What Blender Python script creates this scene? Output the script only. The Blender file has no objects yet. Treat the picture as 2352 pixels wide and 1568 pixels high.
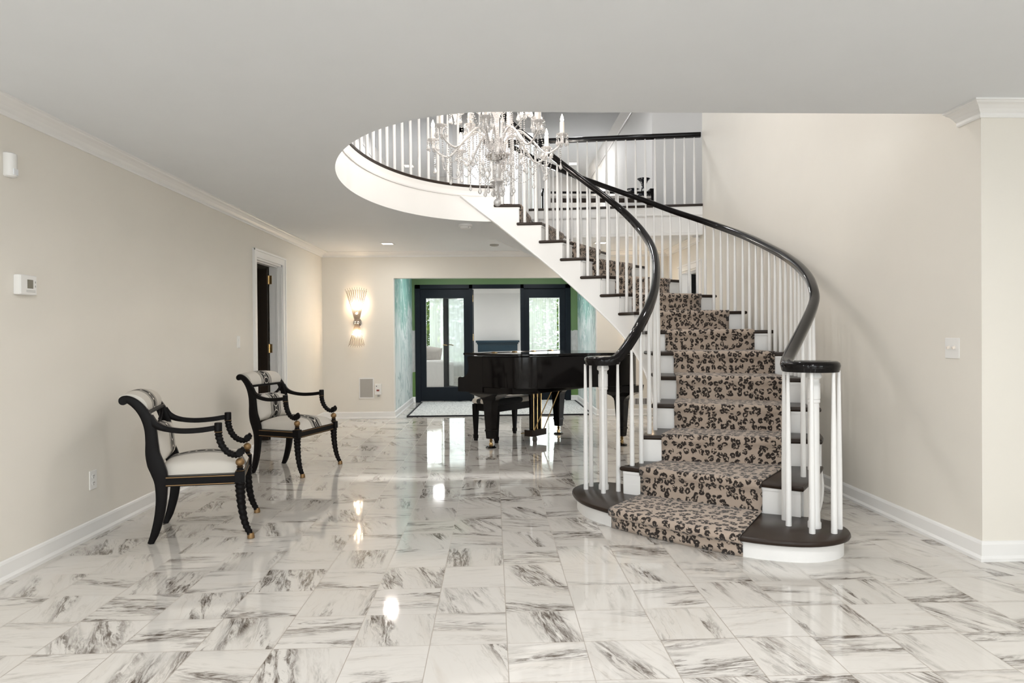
import bpy, bmesh, math, random
from mathutils import Vector, Matrix
from mathutils.geometry import tessellate_polygon
random.seed(7)
S = bpy.context.scene
COL = S.collection
PI = math.pi

# ------------------------------------------------------------------ camera
F, YAW, PIT, ROL, EYE = 1578.41, .03701, -.00625, -.00754, 1.22357
PX, PY = 14.4, -8.65
cy, sy, cp, sp = math.cos(YAW), math.sin(YAW), math.cos(PIT), math.sin(PIT)
fwd = Vector((sy * cp, cy * cp, sp))
right = Vector((cy, -sy, 0))
up = right.cross(fwd)
cr, sr = math.cos(ROL), math.sin(ROL)
r2, u2 = right * cr + up * sr, up * cr - right * sr
cam = bpy.data.objects.new('camera', bpy.data.cameras.new('camera'))
COL.objects.link(cam)
mw = Matrix.Identity(4)
for i in range(3):
    mw[i][0], mw[i][1], mw[i][2] = r2[i], u2[i], -fwd[i]
mw[2][3] = EYE
cam.matrix_world = mw
cam.data.sensor_width = 36
cam.data.lens = F / 2352 * 36
cam.data.shift_x = -PX / 2352
cam.data.shift_y = PY / 2352
cam.data.clip_start = .05
cam.data.clip_end = 200
S.camera = cam

# ------------------------------------------------------------------ world, view, big lights
W = bpy.data.worlds.new('sky')
S.world = W
W.use_nodes = True
bg = W.node_tree.nodes['Background']
bg.inputs[0].default_value = (.93, .97, 1, 1)
bg.inputs[1].default_value = 1.2
S.view_settings.view_transform = 'Standard'
S.view_settings.look = 'None'
S.view_settings.gamma = 1
S.view_settings.exposure = 0.44
S.view_settings.use_curve_mapping = False
S.cycles.max_bounces = 9
S.cycles.diffuse_bounces = 5
S.cycles.glossy_bounces = 5
S.cycles.transparent_max_bounces = 16
S.cycles.transmission_bounces = 6
S.cycles.caustics_reflective = False
S.cycles.caustics_refractive = False
S.cycles.use_denoising = True
S.cycles.sample_clamp_indirect = 6


def area(name, loc, rot, sx, sz, watts, col=(1, 1, 1)):
    l = bpy.data.lights.new(name, 'AREA')
    l.shape = 'RECTANGLE'
    l.size, l.size_y, l.energy, l.color = sx, sz, watts, col
    o = bpy.data.objects.new(name, l)
    o.location, o.rotation_euler = loc, rot
    COL.objects.link(o)
    return o


def point(name, loc, watts, r=.03, col=(1, .86, .68)):
    l = bpy.data.lights.new(name, 'POINT')
    l.energy, l.shadow_soft_size, l.color = watts, r, col
    o = bpy.data.objects.new(name, l)
    o.location = loc
    COL.objects.link(o)
    return o


DAY = (.95, .98, 1)
LAMP = (.985, .99, 1)
ADDED_WINDOWS = ((-3.9, 2.0), (0, 2.6), (3.9, 2.0))
for cx, w in ADDED_WINDOWS:                       # added fill light, set at unseen windows put in behind the camera
    area('window_fill', (cx, -4.75, 1.45), (PI / 2, 0, 0), w, 1.8, 26 * w, DAY)
FOYER = [(x, y) for y in (-2.4, -.4, 1.5) for x in (-3.3, -1.1, 1.1, 3.3) if y < 1 or abs(x) < 2]
for x, y in FOYER:                                # recessed lamps over the entrance, behind the camera
    area('foyer_downlight', (x, y, 2.40), (0, 0, 0), .16, .16, 15 if y < 1 else 18, LAMP)
for x in (-.7, .8):                               # alcove spots, plus unseen fill lamps added to brighten the garden room
    area('alcove_downlight', (x, 11.2, 2.40), (0, 0, 0), .14, .14, 13, LAMP)
    for y in (13.8, 15.8):
        area('garden_room_fill', (x * 1.8, y, 2.40), (0, 0, 0), .2, .2, 15, LAMP)
area('stairhall_fill', (.6, 2.45, 4.15), (PI / 2 + .1, 0, 0), 3.2, 1.5, 16, DAY)  # added fill at an unseen upper front opening, lights the stairwell
for x, y, w in ((-1.6, 6.0, 18), (1.6, 6.2, 14), (-1.5, 10.6, 38), (1.2, 9.9, 16), (-1.7, 14.5, 52), (1.6, 14.5, 30), (3.4, 9.4, 6)):
    area('upstairs_fill', (x, y, 5.18), (0, 0, 0), .2, .2, w, LAMP)  # extra lamps without fittings, added to lift the upstairs ceiling and walls
for cx in (-1.35, 1.4):
    area('garden_daylight', (cx, 19.2, 1.6), (-PI / 2, 0, 0), 2.2, 2.4, 90, (1, 1, 1))
area('garden_daylight_upper', (.13, 13.6, 3.9), (-PI / 2, 0, 0), 1.3, 2.0, 60, (1, 1, 1))
sun = bpy.data.lights.new('sun', 'SUN')
sun.energy, sun.angle = 2.5, .05
so = bpy.data.objects.new('sun', sun)
so.rotation_euler = (math.radians(35), math.radians(20), 0)
COL.objects.link(so)

# ------------------------------------------------------------------ materials
MATS = {}


class N:
    """small node helper"""
    def __init__(s, name):
        s.m = bpy.data.materials.new(name)
        s.m.use_nodes = True
        s.t = s.m.node_tree
        s.b = s.t.nodes['Principled BSDF']
        s.out = s.t.nodes['Material Output']

    def n(s, typ, **kw):
        x = s.t.nodes.new('ShaderNode' + typ)
        for k, v in kw.items():
            setattr(x, k, v)
        return x

    def l(s, a, b):
        s.t.links.new(a, b)

    def val(s, x):
        return x

    def math(s, op, a, b=None, c=None, clamp=False):
        x = s.n('Math', operation=op)
        x.use_clamp = clamp
        for i, v in enumerate((a, b, c)):
            if v is None:
                continue
            if isinstance(v, (int, float)):
                x.inputs[i].default_value = v
            else:
                s.l(v, x.inputs[i])
        return x.outputs[0]

    def vmath(s, op, a, b=None):
        x = s.n('VectorMath', operation=op)
        for i, v in enumerate((a, b)):
            if v is None:
                continue
            if isinstance(v, (tuple, list)):
                x.inputs[i].default_value = v
            else:
                s.l(v, x.inputs[i])
        return x.outputs[0]

    def mix(s, fac, a, b):
        x = s.n('Mix', data_type='RGBA')
        for i, v in ((0, fac), (6, a), (7, b)):
            if isinstance(v, (int, float)):
                x.inputs[i].default_value = v
            elif isinstance(v, tuple):
                x.inputs[i].default_value = (*v[:3], 1)
            else:
                s.l(v, x.inputs[i])
        return x.outputs[2]

    def ramp(s, fac, stops):
        x = s.n('ValToRGB')
        e = x.color_ramp.elements
        while len(e) < len(stops):
            e.new(.5)
        for el, (p, c) in zip(e, stops):
            el.position = p
            el.color = (*c, 1) if isinstance(c, tuple) else (c, c, c, 1)
        s.l(fac, x.inputs[0])
        return x.outputs[0]

    def noise(s, vec, scale, detail=4, rough=.55, dist=0, dims='3D'):
        x = s.n('TexNoise', noise_dimensions=dims)
        x.inputs['Scale'].default_value = scale
        x.inputs['Detail'].default_value = detail
        x.inputs['Roughness'].default_value = rough
        x.inputs['Distortion'].default_value = dist
        if vec is not None:
            s.l(vec, x.inputs['Vector'])
        return x.outputs[0]

    def coord(s, which='Object'):
        return s.n('TexCoord').outputs[which]

    def bump(s, h, strength, dist=.01):
        x = s.n('Bump')
        x.inputs['Strength'].default_value = strength
        x.inputs['Distance'].default_value = dist
        s.l(h, x.inputs['Height'])
        s.l(x.outputs[0], s.b.inputs['Normal'])


def pm(name, col, rough=.5, metal=0., bump=None, var=0., coat=0., spec=.5):
    """plain procedural paint / metal with a faint variation"""
    if name in MATS:
        return MATS[name]
    a = N(name)
    a.b.inputs['Roughness'].default_value = rough
    a.b.inputs['Metallic'].default_value = metal
    a.b.inputs['Coat Weight'].default_value = coat
    a.b.inputs['Specular IOR Level'].default_value = spec
    a.b.inputs['Coat Roughness'].default_value = .05
    nz = a.noise(a.coord(), 3.5, 3)
    v = max(var, .02)
    c = a.mix(nz, tuple(x * (1 - v) for x in col), tuple(min(1, x * (1 + v)) for x in col))
    a.l(c, a.b.inputs['Base Color'])
    if bump:
        a.bump(a.noise(a.coord(), bump[0], 3), bump[1], .003)
    MATS[name] = a.m
    return a.m


WALL = pm('wall_paint', (.80, .762, .695), .6, bump=(60, .05))
WALLG = pm('wall_paint_pale', (.76, .75, .73), .6)
CEIL = pm('ceiling_paint', (.79, .81, .83), .7, bump=(80, .05))
TRIM = pm('white_trim_paint', (.85, .84, .825), .35)
DARK = pm('dark_stained_wood', (.028, .018, .013), .3, var=.25, spec=.22)
BLACK = pm('black_lacquer', (.005, .004, .004), .09, spec=.24)
SATIN = pm('black_satin_lacquer', (.006, .005, .005), .38, spec=.1)
GOLD = pm('aged_gilt', (.27, .165, .075), .45, .7, var=.25)
BRASS = pm('polished_brass', (.75, .52, .24), .2, 1)
CHROME = pm('polished_nickel', (.62, .6, .58), .18, 1)
PLASTIC = pm('white_plastic', (.84, .83, .81), .35)
GREYP = pm('grey_cloth_mesh', (.40, .385, .36), .8)
NAVY = pm('blue_black_paint', (.004, .008, .013), .45, spec=.2)
TEAL = pm('dark_teal_paint', (.010, .035, .055), .35)
DOORBROWN = pm('dark_brown_door', (.022, .014, .009), .35, var=.2)
LINEN = pm('cream_linen', (.76, .72, .66), .85, bump=(400, .15))
SOFA = pm('pale_grey_upholstery', (.70, .67, .64), .9, bump=(200, .2))
PILLOW = pm('taupe_cushion_fabric', (.46, .42, .38), .9, bump=(200, .2))
RUGEDGE = pm('black_rug_binding', (.012, .013, .015), .9)
GRASS = pm('grass', (.10, .22, .03), .9, var=.5)
BARK = pm('bark', (.10, .07, .05), .9, var=.3)


def make_marble():
    a = N('polished_marble_tile')
    co = a.coord()
    T = .3048
    g = a.vmath('SCALE', a.vmath('SUBTRACT', co, (.0477, 3.0108, 0)))
    g.node.inputs[3].default_value = 1 / T
    sep = a.n('SeparateXYZ'); a.l(g, sep.inputs[0])
    fx, fy = a.math('FLOOR', sep.outputs[0]), a.math('FLOOR', sep.outputs[1])
    ux, uy = a.math('FRACT', sep.outputs[0]), a.math('FRACT', sep.outputs[1])
    cid = a.n('CombineXYZ'); a.l(fx, cid.inputs[0]); a.l(fy, cid.inputs[1])
    wn = a.n('TexWhiteNoise', noise_dimensions='2D'); a.l(cid.outputs[0], wn.inputs['Vector'])
    wsep = a.n('SeparateXYZ'); a.l(wn.outputs['Color'], wsep.inputs[0])
    rnd = wn.outputs['Value']
    # checker parity decides the vein direction, with a random tilt
    par = a.math('FRACT', a.math('MULTIPLY', a.math('ADD', fx, fy), .5))
    par = a.math('GREATER_THAN', par, .25)
    par = a.math('GREATER_THAN', a.math('ADD', a.math('MULTIPLY', par, .62), a.math('MULTIPLY', wsep.outputs[2], .5)), .56)
    ang = a.math('ADD', a.math('MULTIPLY', par, 1.25), a.math('MULTIPLY', a.math('SUBTRACT', wsep.outputs[0], .35), .55))
    rot = a.n('VectorRotate', rotation_type='Z_AXIS')
    loc = a.n('CombineXYZ'); a.l(ux, loc.inputs[0]); a.l(uy, loc.inputs[1])
    a.l(loc.outputs[0], rot.inputs['Vector']); a.l(ang, rot.inputs['Angle'])
    rot.inputs['Center'].default_value = (.5, .5, 0)
    off = a.n('CombineXYZ')
    a.l(a.math('MULTIPLY', rnd, 57), off.inputs[0]); a.l(a.math('MULTIPLY', wsep.outputs[1], 91), off.inputs[1])
    a.l(a.math('MULTIPLY', wsep.outputs[2], 33), off.inputs[2])
    v = a.vmath('MULTIPLY', rot.outputs[0], (.55, 3.4, 1))
    v = a.vmath('ADD', v, off.outputs[0])
    warp = a.noise(v, 1.1, 3)
    wv = a.n('CombineXYZ'); a.l(a.math('MULTIPLY', warp, .35), wv.inputs[0]); a.l(a.math('MULTIPLY', warp, 1.3), wv.inputs[1])
    v2 = a.vmath('ADD', v, wv.outputs[0])
    soft = a.noise(v2, 1.1, 5, .6)
    softm = a.ramp(soft, ((.50, 0.), (.74, 1.)))
    ridge = a.math('ABSOLUTE', a.math('SUBTRACT', a.noise(v2, .8, 10, .7, .15), .5))
    thin = a.ramp(ridge, ((0., 1.), (.03, .8), (.065, 0.)))
    zone = a.ramp(a.noise(v, .55, 2), ((.48, 0.), (.60, 1.)))
    grain = a.ramp(a.noise(v2, 7, 5, .7), ((.38, .15), (.58, 1.)))
    vein = a.math('MULTIPLY', a.math('MULTIPLY', thin, zone), grain)
    ridge2 = a.math('ABSOLUTE', a.math('SUBTRACT', a.noise(v2, 1.5, 7, .6), .5))
    fine = a.math('MULTIPLY', a.ramp(ridge2, ((0., 1.), (.03, 0.))), a.math('ADD', a.math('MULTIPLY', softm, .8), .12))
    base = a.mix(a.math('MULTIPLY', rnd, .6), (.675, .645, .605), (.60, .57, .525))
    c = a.mix(a.math('MULTIPLY', softm, .30), base, (.47, .40, .33))
    c = a.mix(a.math('MULTIPLY', fine, .6), c, (.24, .21, .185))
    c = a.mix(a.math('MULTIPLY', vein, 1.0, clamp=True), c, (.085, .063, .047))
    ed = a.math('MINIMUM', a.math('MINIMUM', ux, a.math('SUBTRACT', 1, ux)), a.math('MINIMUM', uy, a.math('SUBTRACT', 1, uy)))
    grout = a.math('LESS_THAN', ed, .0055)
    c = a.mix(a.math('MULTIPLY', grout, .75), c, (.30, .255, .21))
    a.l(c, a.b.inputs['Base Color'])
    a.l(a.math('ADD', a.math('MULTIPLY', grout, .3), .055), a.b.inputs['Roughness'])
    a.b.inputs['IOR'].default_value = 1.55
    tilt = a.n('CombineXYZ')
    a.bump(a.math('ADD', a.noise(co, 2.2, 2), a.math('MULTIPLY', grout, -.35)), .05, .02)
    return a.m


def make_leopard():
    a = N('leopard_carpet')
    uv = a.coord('UV')
    nz = a.n('TexNoise', noise_dimensions='2D'); nz.inputs['Scale'].default_value = 38; nz.inputs['Detail'].default_value = 2
    a.l(uv, nz.inputs['Vector'])
    d = a.vmath('SCALE', a.vmath('SUBTRACT', nz.outputs['Color'], (.5, .5, .5))); d.node.inputs[3].default_value = .022
    p = a.vmath('ADD', uv, d)
    p = a.vmath('MULTIPLY', p, (1.12, .92, 1))
    vo = a.n('TexVoronoi', voronoi_dimensions='2D'); vo.inputs['Scale'].default_value = 20; vo.inputs['Randomness'].default_value = .75
    a.l(p, vo.inputs['Vector'])
    ring = a.ramp(vo.outputs['Distance'], ((.0, .25), (.05, .35), (.10, 1.), (.38, 1.), (.44, 0.)))
    gate = a.ramp(a.noise(uv, 46, 1), ((.38, 0.), (.45, 1.)))
    core = a.ramp(vo.outputs['Distance'], ((.08, 1.), (.2, 0.)))
    fib = a.noise(uv, 420, 2)
    base = a.mix(fib, (.36, .285, .23), (.49, .395, .32))
    c = a.mix(a.math('MULTIPLY', core, .35), base, (.52, .42, .34))
    c = a.mix(a.math('MULTIPLY', ring, gate), c, (.020, .013, .010))
    a.l(c, a.b.inputs['Base Color'])
    a.b.inputs['Roughness'].default_value = .95
    a.b.inputs['Sheen Weight'].default_value = .2
    a.bump(fib, .35, .004)
    return a.m


def make_chain_fabric():
    a = N('cream_fabric_with_chain_band')
    uv = a.n('SeparateXYZ'); a.l(a.coord('UV'), uv.inputs[0])
    u, v = uv.outputs[0], a.math('ABSOLUTE', a.math('SUBTRACT', uv.outputs[1], .5))   # v measured from the middle
    def between(x, lo, hi):
        return a.math('MULTIPLY', a.math('GREATER_THAN', x, lo), a.math('LESS_THAN', x, hi))
    black = a.math('LESS_THAN', v, .042)
    l1 = between(v, .050, .056); l2 = between(v, .061, .064); l3 = between(v, .068, .074)
    dark = a.math('MAXIMUM', black, a.math('MAXIMUM', l1, a.math('MAXIMUM', l2, l3)))
    def ringn(off, a_, b_, lo):
        pu = a.math('SUBTRACT', a.math('MULTIPLY', a.math('FRACT', a.math('DIVIDE', a.math('ADD', u, off), .1)), .1), .05)
        rr = a.math('SQRT', a.math('ADD', a.math('POWER', a.math('DIVIDE', a.math('ABSOLUTE', pu), a_), 2.), a.math('POWER', a.math('DIVIDE', v, b_), 2.)))
        return between(rr, lo, 1.)
    ch = a.math('MAXIMUM', ringn(0, .036, .033, .80), ringn(.05, .026, .016, .66))
    dark = a.math('MULTIPLY', dark, a.math('SUBTRACT', 1, ch))
    c = a.mix(dark, (.62, .585, .53), (.012, .010, .009))
    a.l(c, a.b.inputs['Base Color'])
    a.b.inputs['Roughness'].default_value = .85
    a.bump(a.noise(a.coord(), 500, 2), .12, .002)
    return a.m


def make_zebra():
    a = N('black_and_cream_wave_fabric')
    n = a.noise(a.vmath('MULTIPLY', a.coord(), (5.5, 2.2, 1)), 1.0, 1, .4, .6)
    a.l(a.ramp(n, ((.485, (.72, .66, .58)), (.50, (.012, .012, .012)))), a.b.inputs['Base Color'])
    a.b.inputs['Roughness'].default_value = .8
    return a.m


def make_mural():
    a = N('painted_mural_wallpaper')
    co = a.coord()
    p = a.vmath('MULTIPLY', co, (1.2, 1.2, .55))
    z = a.n('SeparateXYZ'); a.l(co, z.inputs[0])
    w = a.noise(p, 1.3, 5, .6, 1.4)
    t = a.math('ADD', a.math('MULTIPLY', a.math('SUBTRACT', z.outputs[2], 1.15), .42), w)
    c = a.ramp(t, ((.36, (.66, .72, .71)), (.5, (.50, .62, .60)), (.58, (.70, .76, .75)), (.72, (.24, .43, .38)), (.85, (.20, .38, .33))))
    ridge = a.math('ABSOLUTE', a.math('SUBTRACT', a.noise(p, 1.6, 4, .55, 1.6), .5))
    c = a.mix(a.math('MULTIPLY', a.ramp(ridge, ((0., 1.), (.035, 0.))), .6), c, (.10, .22, .23))
    c = a.mix(a.math('MULTIPLY', a.ramp(a.math('ABSOLUTE', a.math('SUBTRACT', w, .58)), ((0., 1.), (.02, 0.))), .7), c, (.85, .88, .87))
    a.l(c, a.b.inputs['Base Color'])
    a.b.inputs['Roughness'].default_value = .6
    return a.m


def make_mural_back():
    a = N('green_mural_wallpaper')
    co = a.coord()
    z = a.n('SeparateXYZ'); a.l(co, z.inputs[0])
    w = a.noise(co, 2.5, 4)
    t = a.math('ADD', z.outputs[2], a.math('MULTIPLY', a.math('SUBTRACT', w, .5), .5))
    fibre = a.noise(a.vmath('MULTIPLY', co, (14, 14, 5)), 3, 4)
    grey = a.mix(fibre, (.30, .30, .29), (.62, .62, .60))
    c = a.mix(a.math('GREATER_THAN', t, 1.3), grey, (.125, .21, .085))
    c = a.mix(a.math('LESS_THAN', t, .52), c, (.14, .25, .07))
    a.l(c, a.b.inputs['Base Color'])
    a.b.inputs['Roughness'].default_value = .6
    return a.m


def make_shag():
    a = N('white_grey_shag')
    n = a.noise(a.coord(), 40, 3)
    a.l(a.ramp(n, ((.3, (.28, .29, .29)), (.55, (.70, .70, .68)), (.8, (.84, .83, .80)))), a.b.inputs['Base Color'])
    a.b.inputs['Roughness'].default_value = 1
    a.bump(n, .8, .02)
    return a.m


def make_brick():
    a = N('white_painted_brick')
    br = a.n('TexBrick')
    br.inputs['Color1'].default_value = (.66, .62, .56, 1); br.inputs['Color2'].default_value = (.58, .54, .49, 1)
    br.inputs['Mortar'].default_value = (.40, .37, .33, 1); br.inputs['Scale'].default_value = 4.5
    br.inputs['Mortar Size'].default_value = .012
    mp = a.n('Mapping'); mp.inputs['Rotation'].default_value = (PI / 2, 0, 0)
    a.l(a.coord(), mp.inputs[0]); a.l(mp.outputs[0], br.inputs['Vector'])
    a.l(br.outputs['Color'], a.b.inputs['Base Color'])
    a.b.inputs['Roughness'].default_value = .8
    return a.m


def make_glass():
    a = N('window_glass')
    a.t.nodes.remove(a.b)
    tr, gl, mx, fr = a.n('BsdfTransparent'), a.n('BsdfGlossy'), a.n('MixShader'), a.n('Fresnel')
    gl.inputs['Roughness'].default_value = 0
    tr.inputs[0].default_value = (.95, .97, .97, 1)
    a.l(a.math('MULTIPLY', fr.outputs[0], .5), mx.inputs[0]); a.l(tr.outputs[0], mx.inputs[1]); a.l(gl.outputs[0], mx.inputs[2])
    a.l(mx.outputs[0], a.out.inputs[0])
    return a.m


def make_crystal():
    a = N('cut_crystal')
    a.t.nodes.remove(a.b)
    tr, gl, df, m1, m2, lw = (a.n('BsdfTransparent'), a.n('BsdfGlossy'), a.n('BsdfDiffuse'), a.n('MixShader'), a.n('MixShader'), a.n('LayerWeight'))
    gl.inputs['Roughness'].default_value = .04
    tr.inputs[0].default_value = (.96, .95, .94, 1)
    df.inputs[0].default_value = (.9, .87, .85, 1)
    lw.inputs[0].default_value = .45
    m1.inputs[0].default_value = .55
    a.l(tr.outputs[0], m1.inputs[1]); a.l(df.outputs[0], m1.inputs[2])
    a.l(a.math('ADD', a.math('MULTIPLY', lw.outputs['Fresnel'], .8), .08, clamp=True), m2.inputs[0])
    a.l(m1.outputs[0], m2.inputs[1]); a.l(gl.outputs[0], m2.inputs[2])
    a.l(m2.outputs[0], a.out.inputs[0])
    return a.m


def make_sheer():
    a = N('sheer_curtain_cloth')
    a.t.nodes.remove(a.b)
    tr, df, tl, m1, m2 = a.n('BsdfTransparent'), a.n('BsdfDiffuse'), a.n('BsdfTranslucent'), a.n('MixShader'), a.n('MixShader')
    df.inputs[0].default_value = (.80, .83, .80, 1); tl.inputs[0].default_value = (.88, .90, .86, 1)
    m1.inputs[0].default_value = .6; m2.inputs[0].default_value = .42
    a.l(df.outputs[0], m1.inputs[1]); a.l(tl.outputs[0], m1.inputs[2])
    a.l(m1.outputs[0], m2.inputs[1]); a.l(tr.outputs[0], m2.inputs[2])
    a.l(m2.outputs[0], a.out.inputs[0])
    return a.m


def make_emit(name, col, st):
    a = N(name)
    a.t.nodes.remove(a.b)
    e = a.n('Emission'); e.inputs[0].default_value = (*col, 1); e.inputs[1].default_value = st
    a.l(e.outputs[0], a.out.inputs[0])
    return a.m


def make_leaf():
    a = N('leaf_green')
    n = a.noise(a.coord(), 3, 3)
    a.l(a.ramp(n, ((.35, (.03, .09, .015)), (.52, (.16, .28, .03)), (.70, (.50, .52, .08)))), a.b.inputs['Base Color'])
    a.b.inputs['Roughness'].default_value = .6
    return a.m


def make_porcelain():
    a = N('dark_patterned_porcelain')
    n = a.noise(a.vmath('MULTIPLY', a.coord(), (1, 1, .6)), 32, 3, .6, .5)
    a.l(a.ramp(n, ((.46, (.010, .013, .022)), (.55, (.012, .014, .02)), (.60, (.62, .62, .6)))), a.b.inputs['Base Color'])
    a.b.inputs['Roughness'].default_value = .12
    return a.m


def make_floral():
    a = N('floral_wallpaper')
    vo = a.n('TexVoronoi'); vo.inputs['Scale'].default_value = 14
    a.l(a.coord(), vo.inputs['Vector'])
    a.l(a.ramp(vo.outputs['Distance'], ((.15, (.22, .08, .04)), (.35, (.30, .20, .08)), (.5, (.72, .65, .52)))), a.b.inputs['Base Color'])
    return a.m


MARBLE, LEOPARD, CHAIN, ZEBRA, MURAL, MURALB = make_marble(), make_leopard(), make_chain_fabric(), make_zebra(), make_mural(), make_mural_back()
SHAG, BRICK, GLASS, CRYSTAL, SHEER, LEAF = make_shag(), make_brick(), make_glass(), make_crystal(), make_sheer(), make_leaf()
PORC, FLORAL = make_porcelain(), make_floral()
BULB = make_emit('lit_bulb', (1, .86, .66), 22)
PANEL = make_emit('lit_lamp_panel', (1, .95, .88), 2)
CANDLE = pm('ivory_candle_sleeve', (.85, .78, .70), .4)


# ------------------------------------------------------------------ mesh helper
class M:
    def __init__(s):
        s.v, s.f, s.uv = [], [], []

    def add(s, vs, fs, uvs=None):
        o = len(s.v)
        s.v += [tuple(p) for p in vs]
        for i, f in enumerate(fs):
            s.f.append(tuple(o + k for k in f))
            s.uv.append(uvs[i] if uvs else None)
        return s

    def box(s, x0, x1, y0, y1, z0, z1):
        vs = [(x, y, z) for z in (z0, z1) for y in (y0, y1) for x in (x0, x1)]
        return s.add(vs, [(0, 2, 3, 1), (4, 5, 7, 6), (0, 1, 5, 4), (2, 6, 7, 3), (0, 4, 6, 2), (1, 3, 7, 5)])

    def obox(s, c, ax, ay, az, hx, hy, hz):
        c, ax, ay, az = Vector(c), Vector(ax), Vector(ay), Vector(az)
        vs = [c + ax * (i * hx) + ay * (j * hy) + az * (k * hz) for k in (-1, 1) for j in (-1, 1) for i in (-1, 1)]
        return s.add(vs, [(0, 2, 3, 1), (4, 5, 7, 6), (0, 1, 5, 4), (2, 6, 7, 3), (0, 4, 6, 2), (1, 3, 7, 5)])

    def rings(s, rings, cap=True, closed=False):
        n = len(rings[0]); vs = [p for r in rings for p in r]; fs = []
        m = len(rings)
        for i in range(m if closed else m - 1):
            a, b = i * n, ((i + 1) % m) * n
            for j in range(n):
                k = (j + 1) % n
                fs.append((a + j, a + k, b + k, b + j))
        if cap and not closed:
            fs.append(tuple(range(n - 1, -1, -1))); fs.append(tuple((m - 1) * n + j for j in range(n)))
        return s.add(vs, fs)

    def tube(s, path, r, n=10, twist=None, flat=1.0, cap=True):
        """r: number, list or function(fraction, angle)"""
        P = [Vector(p) for p in path]; m = len(P)
        T = [(P[min(i + 1, m - 1)] - P[max(i - 1, 0)]).normalized() for i in range(m)]
        ref = Vector((0, 0, 1)) if abs(T[0].z) < .9 else Vector((1, 0, 0))
        a = T[0].cross(ref).normalized(); R = []
        for i in range(m):
            a = (a - T[i] * a.dot(T[i])).normalized(); b = T[i].cross(a)
            ring = []
            for j in range(n):
                t = 2 * PI * j / n
                rr = r(i / (m - 1), t) if callable(r) else (r[i] if isinstance(r, (list, tuple)) else r)
                ring.append(P[i] + a * (rr * math.cos(t)) + b * (rr * flat * math.sin(t)))
            R.append(ring)
        return s.rings(R, cap)

    def sweep(s, path, sec, upv=(0, 0, 1)):
        """sec: list of (side, up) points, or function(fraction)"""
        P = [Vector(p) for p in path]; m = len(P); U = Vector(upv); R = []
        for i in range(m):
            t = (P[min(i + 1, m - 1)] - P[max(i - 1, 0)]).normalized()
            side = t.cross(U).normalized(); u = side.cross(t)
            q = sec(i / (m - 1)) if callable(sec) else sec
            R.append([P[i] + side * x + u * z for x, z in q])
        return s.rings(R)

    def lathe(s, prof, c=(0, 0, 0), n=16):
        """prof: (radius, z)"""
        R = [[(c[0] + r * math.cos(2 * PI * j / n), c[1] + r * math.sin(2 * PI * j / n), c[2] + z) for j in range(n)] for r, z in prof]
        return s.rings(R)

    def ball(s, c, r, n=8, m=6, sz=1.):
        return s.lathe([(max(r * math.sin(PI * i / m), 1e-4), -r * sz * math.cos(PI * i / m)) for i in range(m + 1)], c, n)

    def prism(s, poly, z0, z1, bev=0.):
        """poly: list of (x,y), counter-clockwise"""
        if bev:
            q = offset(poly, -bev)
            R = [[(*p, z0) for p in q], [(*p, z0 + bev) for p in poly], [(*p, z1 - bev) for p in poly], [(*p, z1) for p in q]]
        else:
            R = [[(*p, z0) for p in poly], [(*p, z1) for p in poly]]
        return s.rings(R)

    def grid(s, rows, uv=None, close=False):
        h, w = len(rows), len(rows[0]); vs = [p for r in rows for p in r]; fs, us = [], []
        for i in range(h - 1):
            for j in range(w - 1):
                fs.append((i * w + j, i * w + j + 1, (i + 1) * w + j + 1, (i + 1) * w + j))
                if uv:
                    us.append((uv[i][j], uv[i][j + 1], uv[i + 1][j + 1], uv[i + 1][j]))
        return s.add(vs, fs, us if uv else None)

    def build(s, name, mat, parent=None, smooth=None, origin=None):
        me = bpy.data.meshes.new(name)
        ox = Vector(origin) if origin is not None else Vector((0, 0, 0))
        me.from_pydata([tuple(Vector(p) - ox) for p in s.v], [], s.f)
        if any(u is not None for u in s.uv):
            ul = me.uv_layers.new(name='UVMap')
            i = 0
            for f, u in zip(s.f, s.uv):
                for k in range(len(f)):
                    ul.data[i].uv = u[k] if u else (.0, .0)
                    i += 1
        bm = bmesh.new(); bm.from_mesh(me)
        bmesh.ops.recalc_face_normals(bm, faces=bm.faces)
        bm.to_mesh(me); bm.free()
        me.materials.append(mat)
        if smooth:
            me.polygons.foreach_set('use_smooth', [True] * len(me.polygons))
            me.set_sharp_from_angle(angle=math.radians(smooth if smooth > 1 else 40))
        o = bpy.data.objects.new(name, me)
        o.location = ox
        COL.objects.link(o)
        if parent is not None:
            o.parent = parent
            if origin is not None and parent.parent is None and parent.type == 'EMPTY':
                pass
        return o


def offset(poly, d):
    """offset a counter-clockwise polygon outward by d"""
    n = len(poly); out = []
    for i in range(n):
        a, b, c = Vector(poly[i - 1]), Vector(poly[i]), Vector(poly[(i + 1) % n])
        e1, e2 = b - a, c - b
        if e1.length < 1e-6: e1 = e2
        if e2.length < 1e-6: e2 = e1
        n1, n2 = Vector((e1.y, -e1.x)).normalized(), Vector((e2.y, -e2.x)).normalized()
        k = n1 + n2
        if k.length < .3: k = n1
        k = k.normalized(); s_ = d / max(k.dot(n1), .5)
        out.append((b.x + k.x * s_, b.y + k.y * s_))
    return out


def catmull(pts, t, t0=0):
    """Catmull-Rom through pts; t counts from t0"""
    x = t - t0; i = int(math.floor(x)); i = max(0, min(len(pts) - 2, i)); f = x - i
    g = lambda k: Vector(pts[k]) if 0 <= k < len(pts) else (2 * Vector(pts[0]) - Vector(pts[1]) if k < 0 else 2 * Vector(pts[-1]) - Vector(pts[-2]))
    p0, p1, p2, p3 = g(i - 1), g(i), g(i + 1), g(i + 2)
    return .5 * ((2 * p1) + (p2 - p0) * f + (2 * p0 - 5 * p1 + 4 * p2 - p3) * f * f + (3 * p1 - p0 - 3 * p2 + p3) * f ** 3)


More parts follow.
